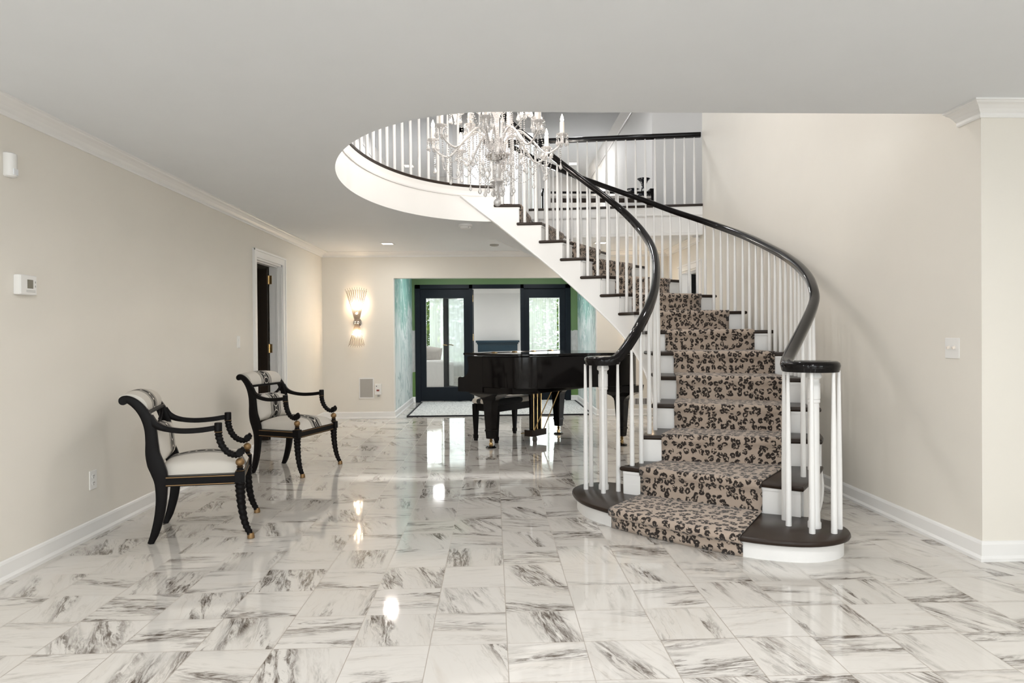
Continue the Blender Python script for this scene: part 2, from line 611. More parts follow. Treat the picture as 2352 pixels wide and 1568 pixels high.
def lerp(tab, t):
    """piecewise linear table [(t, v)]"""
    if t <= tab[0][0]: return tab[0][1]
    for (a, va), (b, vb) in zip(tab, tab[1:]):
        if t <= b: return va + (vb - va) * (t - a) / (b - a)
    return tab[-1][1]


def spline(pts, n):
    return [catmull(pts, i * (len(pts) - 1) / n) for i in range(n + 1)]


def tag(o, label=None, cat=None, group=None, kind=None):
    for k, v in (('label', label), ('category', cat), ('group', group), ('kind', kind)):
        if v: o[k] = v
    return o


def thing(name, label, cat, loc=(0, 0, 0), rz=0, group=None):
    o = bpy.data.objects.new(name, None)
    o.empty_display_size = .1
    o.location = loc; o.rotation_euler = (0, 0, rz)
    COL.objects.link(o)
    return tag(o, label, cat, group)


def copy_tree(o, parent=None):
    c = o.copy(); COL.objects.link(c)
    if parent is not None:
        c.parent = parent
    for ch in list(o.children):
        copy_tree(ch, c)
    return c


def struct(o):
    o['kind'] = 'structure'
    return o


# ------------------------------------------------------------------ house shell
XL, XR, YB, ZC, ZU, ZT = -2.464, 2.588, 10.05, 2.42, 2.80, 5.2
YJL, YJR = 3.44, 3.547
AX0, AX1, AY = -1.44, 1.53, 12.35        # alcove
YF = 17.5                                # far wall of the garden room
EC, EA, EB = (.045, 5.54), 1.225, 1.82   # oval well


def ell(a, d=0.):
    return (EC[0] + (EA + d) * math.cos(a), EC[1] + (EB + d) * math.sin(a))


floor = struct(M().add([(-5.6, -4.6, 0), (5.6, -4.6, 0), (5.6, YF, 0), (-5.6, YF, 0)], [(0, 1, 2, 3)]).build('floor', MARBLE))

# lower ceiling with the stair opening
A0 = math.acos((.06 - EC[0]) / EA)                # where the oval meets the landing
span = (2 * PI - PI / 2 - A0)                        # from -90 deg clockwise to A0
oval = [ell(-PI / 2 - i * span / 60) for i in range(61)]
hole = [(XR, 3.72)] + oval + [(.20, 8.77), (XR, 8.37)]
outer = [(-5.6, -4.6), (5.6, -4.6), (5.6, YF), (-5.6, YF)]


def holed(z, name, mat, outer_=outer):
    loops = [[Vector((*p, 0)) for p in outer_], [Vector((*p, 0)) for p in hole]]
    tris = tessellate_polygon(loops)
    vs = [(*p, z) for p in outer_] + [(*p, z) for p in hole]
    m = M().add(vs, [tuple(t) for t in tris])
    return struct(m.build(name, mat))


holed(ZC, 'ceiling', CEIL)
holed(ZU - .03, 'floor_upper', DARK)
# edge of the opening on all sides
edge = hole
m = M()
m.grid([[(*p, z) for p in edge] for z in (ZC, ZU - .03)])
struct(m.build('wall_well', TRIM, smooth=30))


def profile_sweep(path, prof, name, mat, side=1, smooth=None):
    """path (x,y) points, prof (off, z): off to the left of travel when side=1"""
    P = [Vector(p) for p in path]; R = []
    for i, p in enumerate(P):
        d1 = (p - P[i - 1]).normalized() if i else None
        d2 = (P[i + 1] - p).normalized() if i < len(P) - 1 else None
        d1 = d1 or d2; d2 = d2 or d1
        n1, n2 = Vector((-d1.y, d1.x)), Vector((-d2.y, d2.x))
        k = (n1 + n2).normalized(); s_ = 1 / max(k.dot(n1), .4)
        R.append([(p.x + k.x * s_ * o * side, p.y + k.y * s_ * o * side, z) for o, z in prof])
    mm = M(); mm.rings(R)
    return struct(mm.build(name, mat, smooth=smooth))


# apron band, moulding and dark nosing round the oval (inside of the well is to the left when walking it clockwise -> side -1)
ovl = oval[4:]
profile_sweep(ovl, [(-.004, 2.678), (.012, 2.678), (.016, 2.69), (.012, 2.70), (.012, 2.765), (-.004, 2.765)], 'trim_1', TRIM, -1, 30)
profile_sweep(ovl, [(-.05, 2.772), (.02, 2.772), (.03, 2.778), (.03, 2.794), (.02, 2.80), (-.05, 2.80)], 'trim_2', DARK, -1, 30)
profile_sweep(ovl, [(-.002, 2.735), (.012, 2.735), (.02, 2.77), (-.002, 2.77)], 'trim_3', TRIM, -1, 30)
gal = [(.12, 8.77), (XR, 8.37)]
profile_sweep(gal, [(-.06, 2.772), (.02, 2.772), (.03, 2.778), (.03, 2.794), (.02, 2.80), (-.06, 2.80)], 'trim_4', DARK, -1)
profile_sweep(gal, [(-.004, 2.66), (.012, 2.66), (.016, 2.675), (.012, 2.69), (.012, 2.77), (-.004, 2.77)], 'trim_5', TRIM, -1)
profile_sweep(gal, [(-.004, ZC), (.01, ZC), (.01, 2.45), (-.004, 2.46)], 'trim_6', TRIM, -1)

DL0, DL1, DH = 7.25, 8.15, 2.04           # left doorway
DR0, DR1 = 8.49, 9.36                     # right doorway
m = M()
m.box(XL - .14, XL, YJL, DL0, 0, ZC).box(XL - .14, XL, DL1, YB + .14, 0, ZC).box(XL - .14, XL, DL0, DL1, DH, ZC)
m.box(-5.6, XL - .14, YJL, YJL + .14, 0, ZC)
struct(m.build('wall_left', WALL))
m = M()
m.box(XL, AX0, YB, YB + .14, 0, ZC).box(AX1, XR, YB, YB + .14, 0, ZC).box(AX0, AX1, YB, YB + .14, DH, ZC)
struct(m.build('wall_back', WALL))
m = M()
m.box(XR, XR + .14, YJR, DR0, 0, ZC).box(XR, XR + .14, DR1, YB + .14, 0, ZC).box(XR, XR + .14, DR0, DR1, DH, ZC)
m.box(XR, XR + .14, YJR, 8.37, ZC, ZT).box(XR + .14, 5.6, YJR, YJR + .14, 0, ZC)
struct(m.build('wall_right', WALL))
m = M()
for x0, x1 in ((-5.6, -4.9), (-2.9, -1.3), (1.3, 2.9), (4.9, 5.6)):
    m.box(x0, x1, -4.6, -4.45, 0, ZC)
for cx, w in ADDED_WINDOWS:
    m.box(cx - w / 2, cx + w / 2, -4.6, -4.45, 0, .5).box(cx - w / 2, cx + w / 2, -4.6, -4.45, 2.35, ZC)
m.box(-5.75, -5.6, -4.6, YJL + .14, 0, ZC).box(5.6, 5.75, -4.6, YJR + .14, 0, ZC)
struct(m.build('wall_front', WALL))
# alcove
struct(M().box(AX0 - .12, AX0, YB + .14, AY + .1, 0, ZC).build('wall_alcove_left', MURAL))
struct(M().box(AX1, AX1 + .12, YB + .14, AY + .1, 0, ZC).build('wall_alcove_right', MURAL))
FX0, FX1, FH = -1.385, 1.40, 2.105
struct(M().box(AX0, FX0, AY, AY + .1, 0, FH).box(FX1, AX1, AY, AY + .1, 0, FH).box(AX0, AX1, AY, AY + .1, FH, ZC).build('wall_alcove_back', MURALB))
struct(M().box(AX0 - .001, AX0 + .006, YB - .004, YB + .012, .1, DH).box(AX1 - .006, AX1 + .001, YB - .004, YB + .012, .1, DH).build('trim_7', TRIM))
# garden room shell
WIN = ((-1.95, -.66, .45, 2.16), (.80, 2.02, .45, 2.16))
m = M()
xs = [-3.0] + [v for w in WIN for v in w[:2]] + [3.0]
for a, b in ((xs[0], xs[1]), (xs[2], xs[3]), (xs[4], xs[5])):
    m.box(a, b, YF, YF + .2, .45, ZC)
for w in WIN:
    m.box(w[0], w[1], YF, YF + .2, w[3], ZC)
m.box(-3.1, -3.0, AY, YF + .2, 0, ZC).box(3.0, 3.1, AY, YF + .2, 0, ZC)
m.box(-3.0, AX0 - .12, AY, AY + .1, 0, ZC).box(AX1 + .12, 3.0, AY, AY + .1, 0, ZC)
struct(m.build('wall_garden', WALLG))
struct(M().box(-3, 3, YF - .03, YF + .2, 0, .45).build('wall_garden_brick', BRICK))
struct(M().box(-2.0, -.6, YF - .10, YF + .02, .43, .465).box(.74, 2.08, YF - .10, YF + .02, .43, .465).build('trim_8', TRIM))
profile_sweep([(-3, YF), (3, YF)], [(0, 2.25), (.02, 2.25), (.09, 2.40), (.09, ZC), (0, ZC)], 'trim_9', TRIM, -1)
# upper hall
m = M()
m.box(-2.75, -2.6, 2.3, 17.6, ZU, ZT)                             # far left side
m.box(2.47, 2.6, 10.6, 17.6, ZU, ZT).box(2.47, 4.2, 10.5, 10.6, ZU, ZT).box(4.2, 4.3, 8.2, 10.6, ZU, ZT).box(XR + .14, 4.3, 8.2, 8.37, ZU, ZT)
m.box(-2.75, -.62, 17.5, 17.6, ZU, ZT).box(.86, 2.6, 17.5, 17.6, ZU, ZT)
m.box(-.70, -.60, 12.5, 17.6, ZU, ZT).box(.86, .96, 12.5, 17.6, ZU, ZT)
m.box(-.62, .86, 12.5, 12.6, 4.95, ZT)
m.box(-2.75, -1.1, 2.3, 2.4, ZU, ZT).box(2.3, XR + .14, 2.3, 2.4, ZU, ZT).box(-1.1, 2.3, 2.3, 2.4, ZU, 3.3).box(-1.1, 2.3, 2.3, 2.4, 4.95, ZT)
m.box(XR, XR + .14, 2.3, YJR, ZU, ZT)
struct(m.build('wall_upper', WALLG))
m = M()
m.box(-2.75, 4.3, 2.3, 12.6, ZT, ZT + .05).box(-2.75, -.6, 12.6, 17.6, ZT, ZT + .05).box(.86, 2.6, 12.6, 17.6, ZT, ZT + .05)
struct(m.build('ceiling_upper', CEIL))
UC = [(0, 5.06), (.02, 5.06), (.03, 5.08), (.10, 5.15), (.12, 5.17), (.14, 5.2), (0, 5.2)]
profile_sweep([(2.47, 17.5), (2.47, 10.5)], UC, 'trim_10', TRIM, -1)
profile_sweep([(-2.6, 2.4), (-2.6, 17.5)], UC, 'trim_11', TRIM, -1)
# pier window upstairs
wn = struct(M().box(-.60, -.50, 12.48, 12.56, ZU, 4.95).box(.76, .86, 12.48, 12.56, ZU, 4.95).box(-.6, .86, 12.48, 12.56, 4.86, 4.95)
            .box(.10, .16, 12.49, 12.55, ZU, 4.9).box(-.6, .86, 12.49, 12.55, ZU, 2.95).build('window_1', TRIM))
M().box(-.5, .76, 12.52, 12.525, 2.95, 4.86).build('pane', GLASS, wn)
# unseen windows added behind the camera to carry the fill light
for i, (cx, w) in enumerate(ADDED_WINDOWS):
    mm = M()
    for x in (cx - w / 2, cx - .03, cx + w / 2 - .06):
        mm.box(x, x + .06, -4.58, -4.50, .5, 2.35)
    mm.box(cx - w / 2, cx + w / 2, -4.58, -4.5, .5, .57).box(cx - w / 2, cx + w / 2, -4.58, -4.5, 2.28, 2.35)
    o = struct(mm.build('window_%d' % (i + 2), TRIM))
    M().box(cx - w / 2 + .06, cx + w / 2 - .06, -4.545, -4.54, .57, 2.28).build('pane', GLASS, o)
# garden room windows
for i, (a, b, c, d) in enumerate(WIN):
    mm = M()
    for x in (a, (a + b) / 2 - .025, b - .05):
        mm.box(x, x + .05, YF + .06, YF + .12, c, d)
    mm.box(a, b, YF + .06, YF + .12, c, c + .06).box(a, b, YF + .06, YF + .12, d - .06, d)
    o = struct(mm.build('window_%d' % (i + 5), TRIM))
    M().box(a + .05, b - .05, YF + .088, YF + .092, c + .06, d - .06).build('pane', GLASS, o)

# crown and baseboards
CR = [(0, 2.344), (.010, 2.344), (.014, 2.352), (.014, 2.366), (.022, 2.372), (.034, 2.384), (.056, 2.398), (.078, 2.404), (.084, 2.410), (.094, 2.411), (.094, ZC), (0, ZC)]
profile_sweep([(-5.6, YJL), (XL, YJL), (XL, YB), (XR, YB), (XR, 8.49)], CR, 'trim_12', TRIM, -1)
profile_sweep([(XR, 3.72), (XR, YJR), (5.6, YJR)], CR, 'trim_13', TRIM, -1)
BB = [(0, 0), (.026, 0), (.026, .016), (.016, .03), (.014, .088), (.010, .098), (.004, .104), (0, .104)]
profile_sweep([(-5.6, YJL), (XL, YJL), (XL, DL0 - .09)], BB, 'baseboard_left', TRIM, -1)
profile_sweep([(XL, DL1 + .09), (XL, YB), (AX0, YB), (AX0, AY), (FX0, AY)], BB, 'baseboard_back', TRIM, -1)
profile_sweep([(FX1, AY), (AX1, AY), (AX1, YB), (XR, YB), (XR, DR1 + .09)], BB, 'baseboard_alcove', TRIM, -1)
profile_sweep([(XR, DR0 - .09), (XR, YJR), (5.6, YJR)], BB, 'baseboard_right', TRIM, -1)

# ---- left doorway with the dark door swung away
m = M()
CW = .085
m.box(XL - .005, XL + .018, DL0 - CW, DL0, 0, DH + CW).box(XL - .005, XL + .018, DL1, DL1 + CW, 0, DH + CW).box(XL - .005, XL + .018, DL0, DL1, DH, DH + CW)
m.box(XL + .018, XL + .028, DL0 - CW, DL0 - CW + .02, 0, DH + CW).box(XL + .018, XL + .028, DL1 + CW - .02, DL1 + CW, 0, DH + CW).box(XL + .018, XL + .03, DL0 - CW, DL1 + CW, DH + CW - .02, DH + CW)
m.box(XL - .14, XL, DL0, DL0 + .02, 0, DH).box(XL - .14, XL, DL1 - .02, DL1, 0, DH).box(XL - .14, XL, DL0, DL1, DH - .02, DH)
m.box(XL - .06, XL - .04, DL1 - .032, DL1 - .02, 0, DH - .02).box(XL - .06, XL - .04, DL0, DL1, DH - .032, DH - .02)
dl = struct(m.build('door_1', TRIM))
lf = M().box(XL - 1.00, XL - .15, DL1 - .065, DL1 - .025, .01, DH - .04)
for z0, z1 in ((.2, .95), (1.08, 1.85)):
    for x0, x1 in ((XL - .90, XL - .62), (XL - .52, XL - .24)):
        lf.box(x0, x1, DL1 - .071, DL1 - .065, z0, z1)
lfo = lf.build('door_leaf', DOORBROWN, dl)
for z in (.25, 1.02, 1.82):
    M().box(XL - .15, XL - .11, DL1 - .028, DL1 - .018, z, z + .1).tube([(XL - .145, DL1 - .03, z), (XL - .145, DL1 - .03, z + .1)], .007).build('hinge', BRASS, dl)
struct(M().box(-4.2, -4.1, 6.3, 9.3, 0, ZC).box(-4.2, XL - .14, 9.2, 9.3, 0, ZC).box(-4.2, XL - .14, 6.3, 6.4, 0, ZC).build('wall_closet', WALL))

# ---- right doorway and the little room behind it
m = M()
m.box(XR - .018, XR + .005, DR0 - CW, DR0, 0, DH + CW).box(XR - .018, XR + .005, DR1, DR1 + CW, 0, DH + CW).box(XR - .018, XR + .005, DR0, DR1, DH, DH + CW)
m.box(XR - .03, XR - .018, DR0 - CW, DR1 + CW, DH + CW - .02, DH + CW)
m.box(XR, XR + .14, DR0, DR0 + .02, 0, DH).box(XR, XR + .14, DR1 - .02, DR1, 0, DH).box(XR, XR + .14, DR0, DR1, DH - .02, DH)
struct(m.build('door_2', TRIM))
struct(M().box(XR + .14, 5.6, 11.6, 11.7, 0, ZC).build('wall_side', FLORAL))
cab = thing('cabinet', 'tall black cabinet standing in the side room seen through the stair balusters', 'cabinet', (3.55, 11.25, 0))
M().box(-.65, .65, -.22, .25, 0, 2.16).build('body', SATIN, cab)
for s_ in (-1, 1):
    d = M().box(min(.02 * s_, .63 * s_), max(.02 * s_, .63 * s_), -.245, -.222, .1, 1.95).build('door', SATIN, cab)
    M().tube([(.06 * s_, -.27, .95), (.06 * s_, -.27, 1.15)], .008).build('handle', BRASS, d)
M().box(-.68, .68, -.26, .26, 2.0, 2.03).build('cornice', SATIN, cab)

# ---- glazed door set between alcove and garden room
m = M()
MX0, MX1 = -.36, .50                      # clear opening in the middle
for x0, x1 in ((FX0, FX0 + .09), (MX0 - .06, MX0), (MX1, MX1 + .06), (FX1 - .09, FX1)):
    m.box(x0, x1, AY - .02, AY + .12, 0, FH)
m.box(FX0, FX1, AY - .02, AY + .12, FH - .07, FH)
dset = struct(m.build('door_3', NAVY))


def glazed(name, x0, x1, parent, st=.10, top=.17, bot=.27):
    q = M()
    q.box(x0, x0 + st, AY + .03, AY + .075, .02, FH - .07).box(x1 - st, x1, AY + .03, AY + .075, .02, FH - .07)
    q.box(x0 + st, x1 - st, AY + .03, AY + .075, .02, bot).box(x0 + st, x1 - st, AY + .03, AY + .075, FH - .07 - top, FH - .07)
    o = q.build(name, NAVY, parent)
    M().box(x0 + st, x1 - st, AY + .05, AY + .056, bot, FH - .07 - top).build('pane', GLASS, o)
    return o


glazed('side_panel', FX0 + .09, MX0 - .06, dset)
glazed('side_panel', MX1 + .06, FX1 - .09, dset)
# the middle leaf stands open into the garden room
ang = math.atan2(.65, -.56)
leaf = bpy.data.objects.new('door_leaf', None); COL.objects.link(leaf)
leaf.parent = dset; leaf.location = (MX0, AY + .10, 0); leaf.rotation_euler = (0, 0, ang)
Lw, Lh = .86, FH - .08
M().box(0, .11, -.022, .022, .01, Lh).box(Lw - .11, Lw, -.022, .022, .01, Lh).box(.11, Lw - .11, -.022, .022, .01, .25).box(.11, Lw - .11, -.022, .022, Lh - .14, Lh).build('leaf_frame', NAVY, leaf)
M().box(.11, Lw - .11, -.003, .003, .25, Lh - .14).build('pane', GLASS, leaf)
for s_ in (-1, 1):
    M().tube([(Lw - .055, .025 * s_, 1.02), (Lw - .055, .065 * s_, 1.02), (Lw - .09, .07 * s_, 1.02), (Lw - .18, .07 * s_, 1.01)], .009).lathe([(.028, 0), (.028, .012)], (Lw - .055, 0, 1.01)).build('handle', BRASS, leaf)
for z in (.35, 1.1, 1.8):
    M().box(MX0 - .004, MX0 + .006, AY + .10, AY + .125, z, z + .12).build('hinge', BRASS, dset)

# ------------------------------------------------------------------ curved staircase
ZS = {1: .12, 2: .306, 3: .492, 4: .678, 5: .864, 6: 1.05, 7: 1.238, 8: 1.43, 9: 1.625, 10: 1.82, 11: 2.016, 12: 2.212, 13: 2.408, 14: 2.604, 15: 2.80, 16: 2.996, 17: 3.19}
CIN = [(.70, 4.54), (.865, 4.69), (1.035, 4.86), (1.2, 5.2), (1.315, 5.6), (1.40, 6.03), (1.43, 6.41), (1.40, 6.76), (1.306, 6.98), (1.143, 7.10), (.95, 7.17), (.748, 7.24), (.532, 7.30), (.30, 7.33), (.06, 7.335), (-.2, 7.30), (-.46, 7.178)]   # t = 1 .. 16
COUT = [(1.60, 3.70), (1.823, 3.977), (2.21, 4.54), (2.33, 4.8), (2.43, 5.12), (2.50, 5.55), (2.525, 6.07), (2.52, 6.72), (2.42, 7.34), (2.16, 7.77), (1.85, 8.18), (1.44, 8.46), (.98, 8.60), (.55, 8.69), (.12, 8.74), (-.3, 8.78), (-.7, 8.8)]
cin = lambda t: catmull(CIN, t, 1)
cout = lambda t: catmull(COUT, t, 1)
zline = lambda t: lerp(sorted(ZS.items()), t)


def inset(t, d, outer_=False):
    """point on a stringer curve moved d towards the middle of the stair"""
    a, b = cin(t), cout(t)
    f = cout if outer_ else cin
    p = f(t); tg = (f(t + .05) - f(t - .05)).normalized()
    n = Vector((tg.y, -tg.x)) if not outer_ else Vector((-tg.y, tg.x))   # outer edge lies to the right of travel
    return p + n * d


stair = thing('staircase', 'curved white staircase with dark treads, balusters and scrolled black handrails', 'staircase', (1.5, 5.5, 0))
SO = Vector((1.5, 5.5, 0))


def sbuild(m, name, mat, parent=stair, smooth=None):
    m.v = [tuple(Vector(p) - SO) for p in m.v]
    return m.build(name, mat, parent, smooth)


def rounded(m, poly, z0, z1, r=.010):
    q1, q2 = offset(poly, -r), offset(poly, -r * .35)
    m.rings([[(*p, z0) for p in q1], [(*p, z0 + r * .35) for p in q2], [(*p, z0 + r) for p in poly], [(*p, z1 - r) for p in poly], [(*p, z1 - r * .35) for p in q2], [(*p, z1) for p in q1]])


# bottom step with its rounded ends
B1 = [(.545, 4.72), (.575, 4.52), (.66, 4.35), (.80, 4.16), (1.02, 3.93), (1.32, 3.665), (1.5, 3.565), (1.66, 3.53), (1.80, 3.555), (1.915, 3.63), (1.975, 3.75), (1.975, 3.89), (1.91, 4.0), (1.80, 4.05), (1.55, 4.2), (1.15, 4.75), (.95, 4.98), (.84, 5.06), (.72, 5.05), (.62, 4.98), (.56, 4.87)]
b1 = [tuple(catmull(B1 + B1[:3], i / 3, -1 + 1)) for i in range(3, 3 * len(B1) + 3)]
m = M(); rounded(m, b1, .088, .12, .012); sbuild(m, 'tread', DARK, smooth=30)
m = M(); m.prism(offset(b1, -.035), 0, .088); rr_ = sbuild(m, 'riser', TRIM, smooth=30)
for k in range(2, 15):
    z = ZS[k]; t1 = k + 1.16
    poly = [tuple(cout(k))] + [tuple(cout(k + (t1 - k) * i / 5)) for i in range(1, 6)] + [tuple(cin(t1 - (t1 - k) * i / 6)) for i in range(7)]
    m = M(); rounded(m, poly, z - .032, z, .010); sbuild(m, 'tread', DARK, smooth=30)
    a, b = inset(k + .09, .022), inset(k + .09 * .6, .022, True)
    a0 = a
    zb = ZS[k - 1] - .02
    d = (b - a).normalized(); n = Vector((-d.y, d.x)) * .01
    m = M()
    m.rings([[(*(p - n), zz) for p, zz in ((a, zb), (b, zb), (b, z - .031), (a, z - .031))], [(*(p + n), zz) for p, zz in ((a, zb), (b, zb), (b, z - .031), (a, z - .031))]])
    n2 = Vector((d.y, -d.x)) * .016                                   # cove under the nosing
    m.rings([[(*(p + n2), zz) for p, zz in ((a, z - .048), (b, z - .048), (b, z - .031), (a, z - .031))], [(*(p + n), zz) for p, zz in ((a, z - .048), (b, z - .048), (b, z - .031), (a, z - .031))]])
    sbuild(m, 'riser', TRIM)
# landing riser and its nosing
a, b = inset(15.05, .022), inset(15.05, .0, True)
m = M(); m.rings([[(*p, zz) for p, zz in ((a, 2.585), (b, 2.585), (b, 2.77), (a, 2.77))], [(p.x - .02, p.y, zz) for p, zz in ((a, 2.585), (b, 2.585), (b, 2.77), (a, 2.77))]])
sbuild(m, 'riser', TRIM)
m = M(); rounded(m, [tuple(cout(15)), tuple(cout(15.4)), tuple(cin(15.4)), tuple(cin(15))], 2.768, 2.802); sbuild(m, 'landing_nosing', DARK)

DROP = .425


def stringer(outer_, t0, t1, name):
    rowsA, rowsB = [], []
    ts = []
    k = int(t0)
    t = t0
    N_ = int((t1 - t0) * 12)
    for i in range(N_ + 1):
        t = t0 + (t1 - t0) * i / N_
        ts.append(t)
    m = M()
    ins = .012
    for i in range(N_):
        ta, tb = ts[i], ts[i + 1]
        mid = (ta + tb) / 2
        k = max(1, min(15, int(math.floor(mid - .09))))
        zt = ZS[k] - .031 if k < 15 else 2.68
        pts = []
        for tt in (ta, tb):
            o_, i_ = inset(tt, ins, outer_), inset(tt, ins + .03, outer_)
            zb = max(0, zline(tt) - DROP) if k > 1 else 0
            zb = min(zb, zt - .01)
            pts.append([(*o_, zb), (*o_, zt), (*i_, zt), (*i_, zb)])
        m.rings(pts)
    # slim bead along the lower edge
    path = [(*inset(tt, ins - .006, outer_), max(.02, zline(tt) - DROP + .012)) for tt in ts if zline(tt) - DROP > .0]
    m.tube(path, .008, 6)
    sbuild(m, name, TRIM, smooth=30)


stringer(False, 1.35, 16.48, 'inner_stringer')
stringer(True, 1.6, 15.2, 'outer_stringer')
# plastered underside
rows = []
for i in range(60):
    t = 3.2 + (15.6 - 3.2) * i / 59
    z = min(ZC - .003, max(.02, zline(t) - DROP + .004))
    a, b = inset(t, .03), inset(t, .03, True)
    rows.append([(*(a + (b - a) * f), z) for f in (0, .25, .5, .75, 1)])
m = M(); m.grid(rows); sbuild(m, 'soffit', CEIL, smooth=60)

# handrails
HIN = [(1.6, .90), (2, .78), (2.5, .79), (3, .81), (4, .845), (5, .865), (6, .87), (7, .86), (8, .865), (9, .855), (10, .84), (11, .81), (12, .795), (13, .785), (14, .785), (15, .82), (15.5, .862)]
HOUT = [(2, .79), (2.5, .86), (3, .91), (4, .85), (5, .79), (6, .76), (7, .74), (8, .755), (9, .76), (10, .755), (11, .785), (12, .80), (13, .80), (14, .81), (15, .855)]
rz_in = lambda t: zline(t) + lerp(HIN, t)
rz_out = lambda t: zline(t) + lerp(HOUT, t)
RAIL = [(-.026, -.030), (.026, -.030), (.030, -.012), (.034, .004), (.030, .020), (.016, .030), (-.016, .030), (-.030, .020), (-.034, .004), (-.030, -.012)]
VL, VR, ZV = Vector((.785, 4.815)), Vector((1.79, 3.79)), 1.028


def volute(c, a_end, ccw, r0, r1, turns=1.35, n=44):
    pts = []
    for i in range(n + 1):
        f = i / n
        a = a_end - (1 - f) * turns * 2 * PI * (1 if ccw else -1)
        r = r0 + (r1 - r0) * f ** .8
        pts.append((c.x + r * math.cos(a), c.y + r * math.sin(a), ZV))
    return pts


def smooth_path(pts, it=3):
    P = [Vector(p) for p in pts]
    for _ in range(it):
        P = [P[0]] + [(P[i - 1] + 2 * P[i] + P[i + 1]) / 4 for i in range(1, len(P) - 1)] + [P[-1]]
    return P


vl = volute(VL, math.radians(-50), True, .045, .135)
pin = vl + [(*inset(t, .03), rz_in(t)) for t in [2.35 + .15 * i for i in range(85)]]
rail_in_pts = [p for p in pin]
# carry the inner rail on round the oval well at landing height
wa = [A0 - 0 + .0 + i * .05 for i in range(0, 66)]
well = [(*ell(a, .055), 3.662) for a in wa]
inner_path = smooth_path(pin[:-2], 5)
m = M(); m.sweep(inner_path, RAIL); sbuild(m, 'handrail', BLACK, smooth=50)
vr = volute(VR, math.radians(143), False, .05, .15)
pout = vr + [(1.80, 4.10, 1.12), (1.93, 4.22, 1.21)] + [(*inset(t, .05, True), rz_out(t)) for t in [2.75 + .15 * i for i in range(82)]]
outer_path = smooth_path(pout, 5)
m = M(); m.sweep(outer_path, RAIL); sbuild(m, 'handrail', BLACK, smooth=50)
for c, r in ((VL, .085), (VR, .10)):                                 # eye of each scroll
    m = M(); m.lathe([(.001, -.03), (r * .8, -.03), (r, -.01), (r, .012), (r * .85, .03), (.001, .031)], (c.x, c.y, ZV), 24); sbuild(m, 'rail_scroll', BLACK, smooth=50)


def path_z(path, p):
    best = min(path, key=lambda q: (q.x - p[0]) ** 2 + (q.y - p[1]) ** 2)
    return best.z


def baluster(x, y, z0, z1, r0=.0165, r1=.0095):
    q = M()
    h = z1 - z0
    q.lathe([(r0 * 1.03, 0), (r0 * 1.03, .02), (r0, .03), (r0 * .97, h * .35), ((r0 + r1) / 2, h * .68), (r1, h * .97), (r1, h)], (x, y, z0), 10)
    return sbuild(q, 'baluster', TRIM, smooth=50)


inner_end = [Vector(p) for p in pin]
for k in range(2, 15):
    for f in (.30, .80):
        t = k + f
        if k == 2 and f < .5: t = 2.36
        p = inset(t, .045)
        baluster(p.x, p.y, ZS[k], path_z(inner_path, p) - .027)
    for f in (.22, .46, .70, .94) if k > 2 else (.45, .8):
        t = k + f
        p = inset(t, .06, True)
        baluster(p.x, p.y, ZS[k], path_z(outer_path, p) - .027)
for x, y in ((.65, 4.829), (.70, 4.92), (.753, 4.70), (.866, 4.75), (.80, 4.93)):
    baluster(x, y, .12, ZV - .025)
for x, y in ((1.672, 3.84), (1.70, 3.96), (1.735, 3.685), (1.855, 3.68), (1.925, 3.76)):
    baluster(x, y, .12, ZV - .025)


def newel(x, y, name):
    q = M()
    n = 24
    R = []
    for z, r in ((0, .036), (.03, .036), (.04, .031), (.70, .028), (.705, .033), (.72, .033), (.725, .028)):
        R.append([(x + r * (1 - .06 * (j % 2) * (1 if .035 < z < .7 else 0)) * math.cos(2 * PI * j / n), y + r * (1 - .06 * (j % 2) * (1 if .035 < z < .7 else 0)) * math.sin(2 * PI * j / n), .12 + z) for j in range(n)])
    q.rings(R)
    q.lathe([(.034, .725), (.034, .81), (.030, .815), (.030, .835), (.042, .845), (.042, .86), (.034, .88)], (x, y, .12), 16)
    sbuild(q, name, TRIM, smooth=40)


newel(.775, 4.825, 'newel_post')
newel(1.80, 3.795, 'newel_post')

# railing round the oval well and along the gallery
wr = thing('well_railing', 'curved level railing with white balusters around the oval ceiling opening upstairs', 'railing', (EC[0], EC[1], ZU))
OW = Vector((EC[0], EC[1], ZU))


def obuild(m, name, mat, parent, off, smooth=None):
    m.v = [tuple(Vector(p) - off) for p in m.v]
    return m.build(name, mat, parent, smooth)


pw = [pin[-3]] + [(*ell(a, .055), 3.662) for a in [A0 + .02 + i * .05 for i in range(52)]]
m = M(); m.sweep(smooth_path([Vector(p) for p in pw], 2), RAIL); obuild(m, 'handrail', BLACK, wr, OW, 50)
a = A0 + .05
while a < A0 + 2.45:
    x, y = ell(a, .055)
    q = M(); q.lathe([(.0165, 0), (.016, .3), (.013, .6), (.0095, .82), (.0095, .84)], (x, y, ZU), 10)
    obuild(q, 'baluster', TRIM, wr, OW, 50)
    a += .115 / math.hypot(EA * math.sin(a), EB * math.cos(a))
gr = thing('gallery_railing', 'straight black topped railing across the upstairs hall behind the stairs', 'railing', (1.35, 8.58, ZU))
OG = Vector((1.35, 8.58, ZU))
g0, g1 = Vector((-.02, 8.83)), Vector((2.586, 8.42))
m = M(); m.sweep([(*g0, 3.662), (*((g0 + g1) / 2), 3.662), (*g1, 3.662)], RAIL); obuild(m, 'handrail', BLACK, gr, OG, 50)
for i in range(22):
    p = g0 + (g1 - g0) * ((i + .35) / 22)
    q = M(); q.lathe([(.0165, 0), (.016, .3), (.013, .6), (.009, .82), (.009, .845)], (p.x, p.y, ZU), 10)
    obuild(q, 'baluster', TRIM, gr, OG, 50)
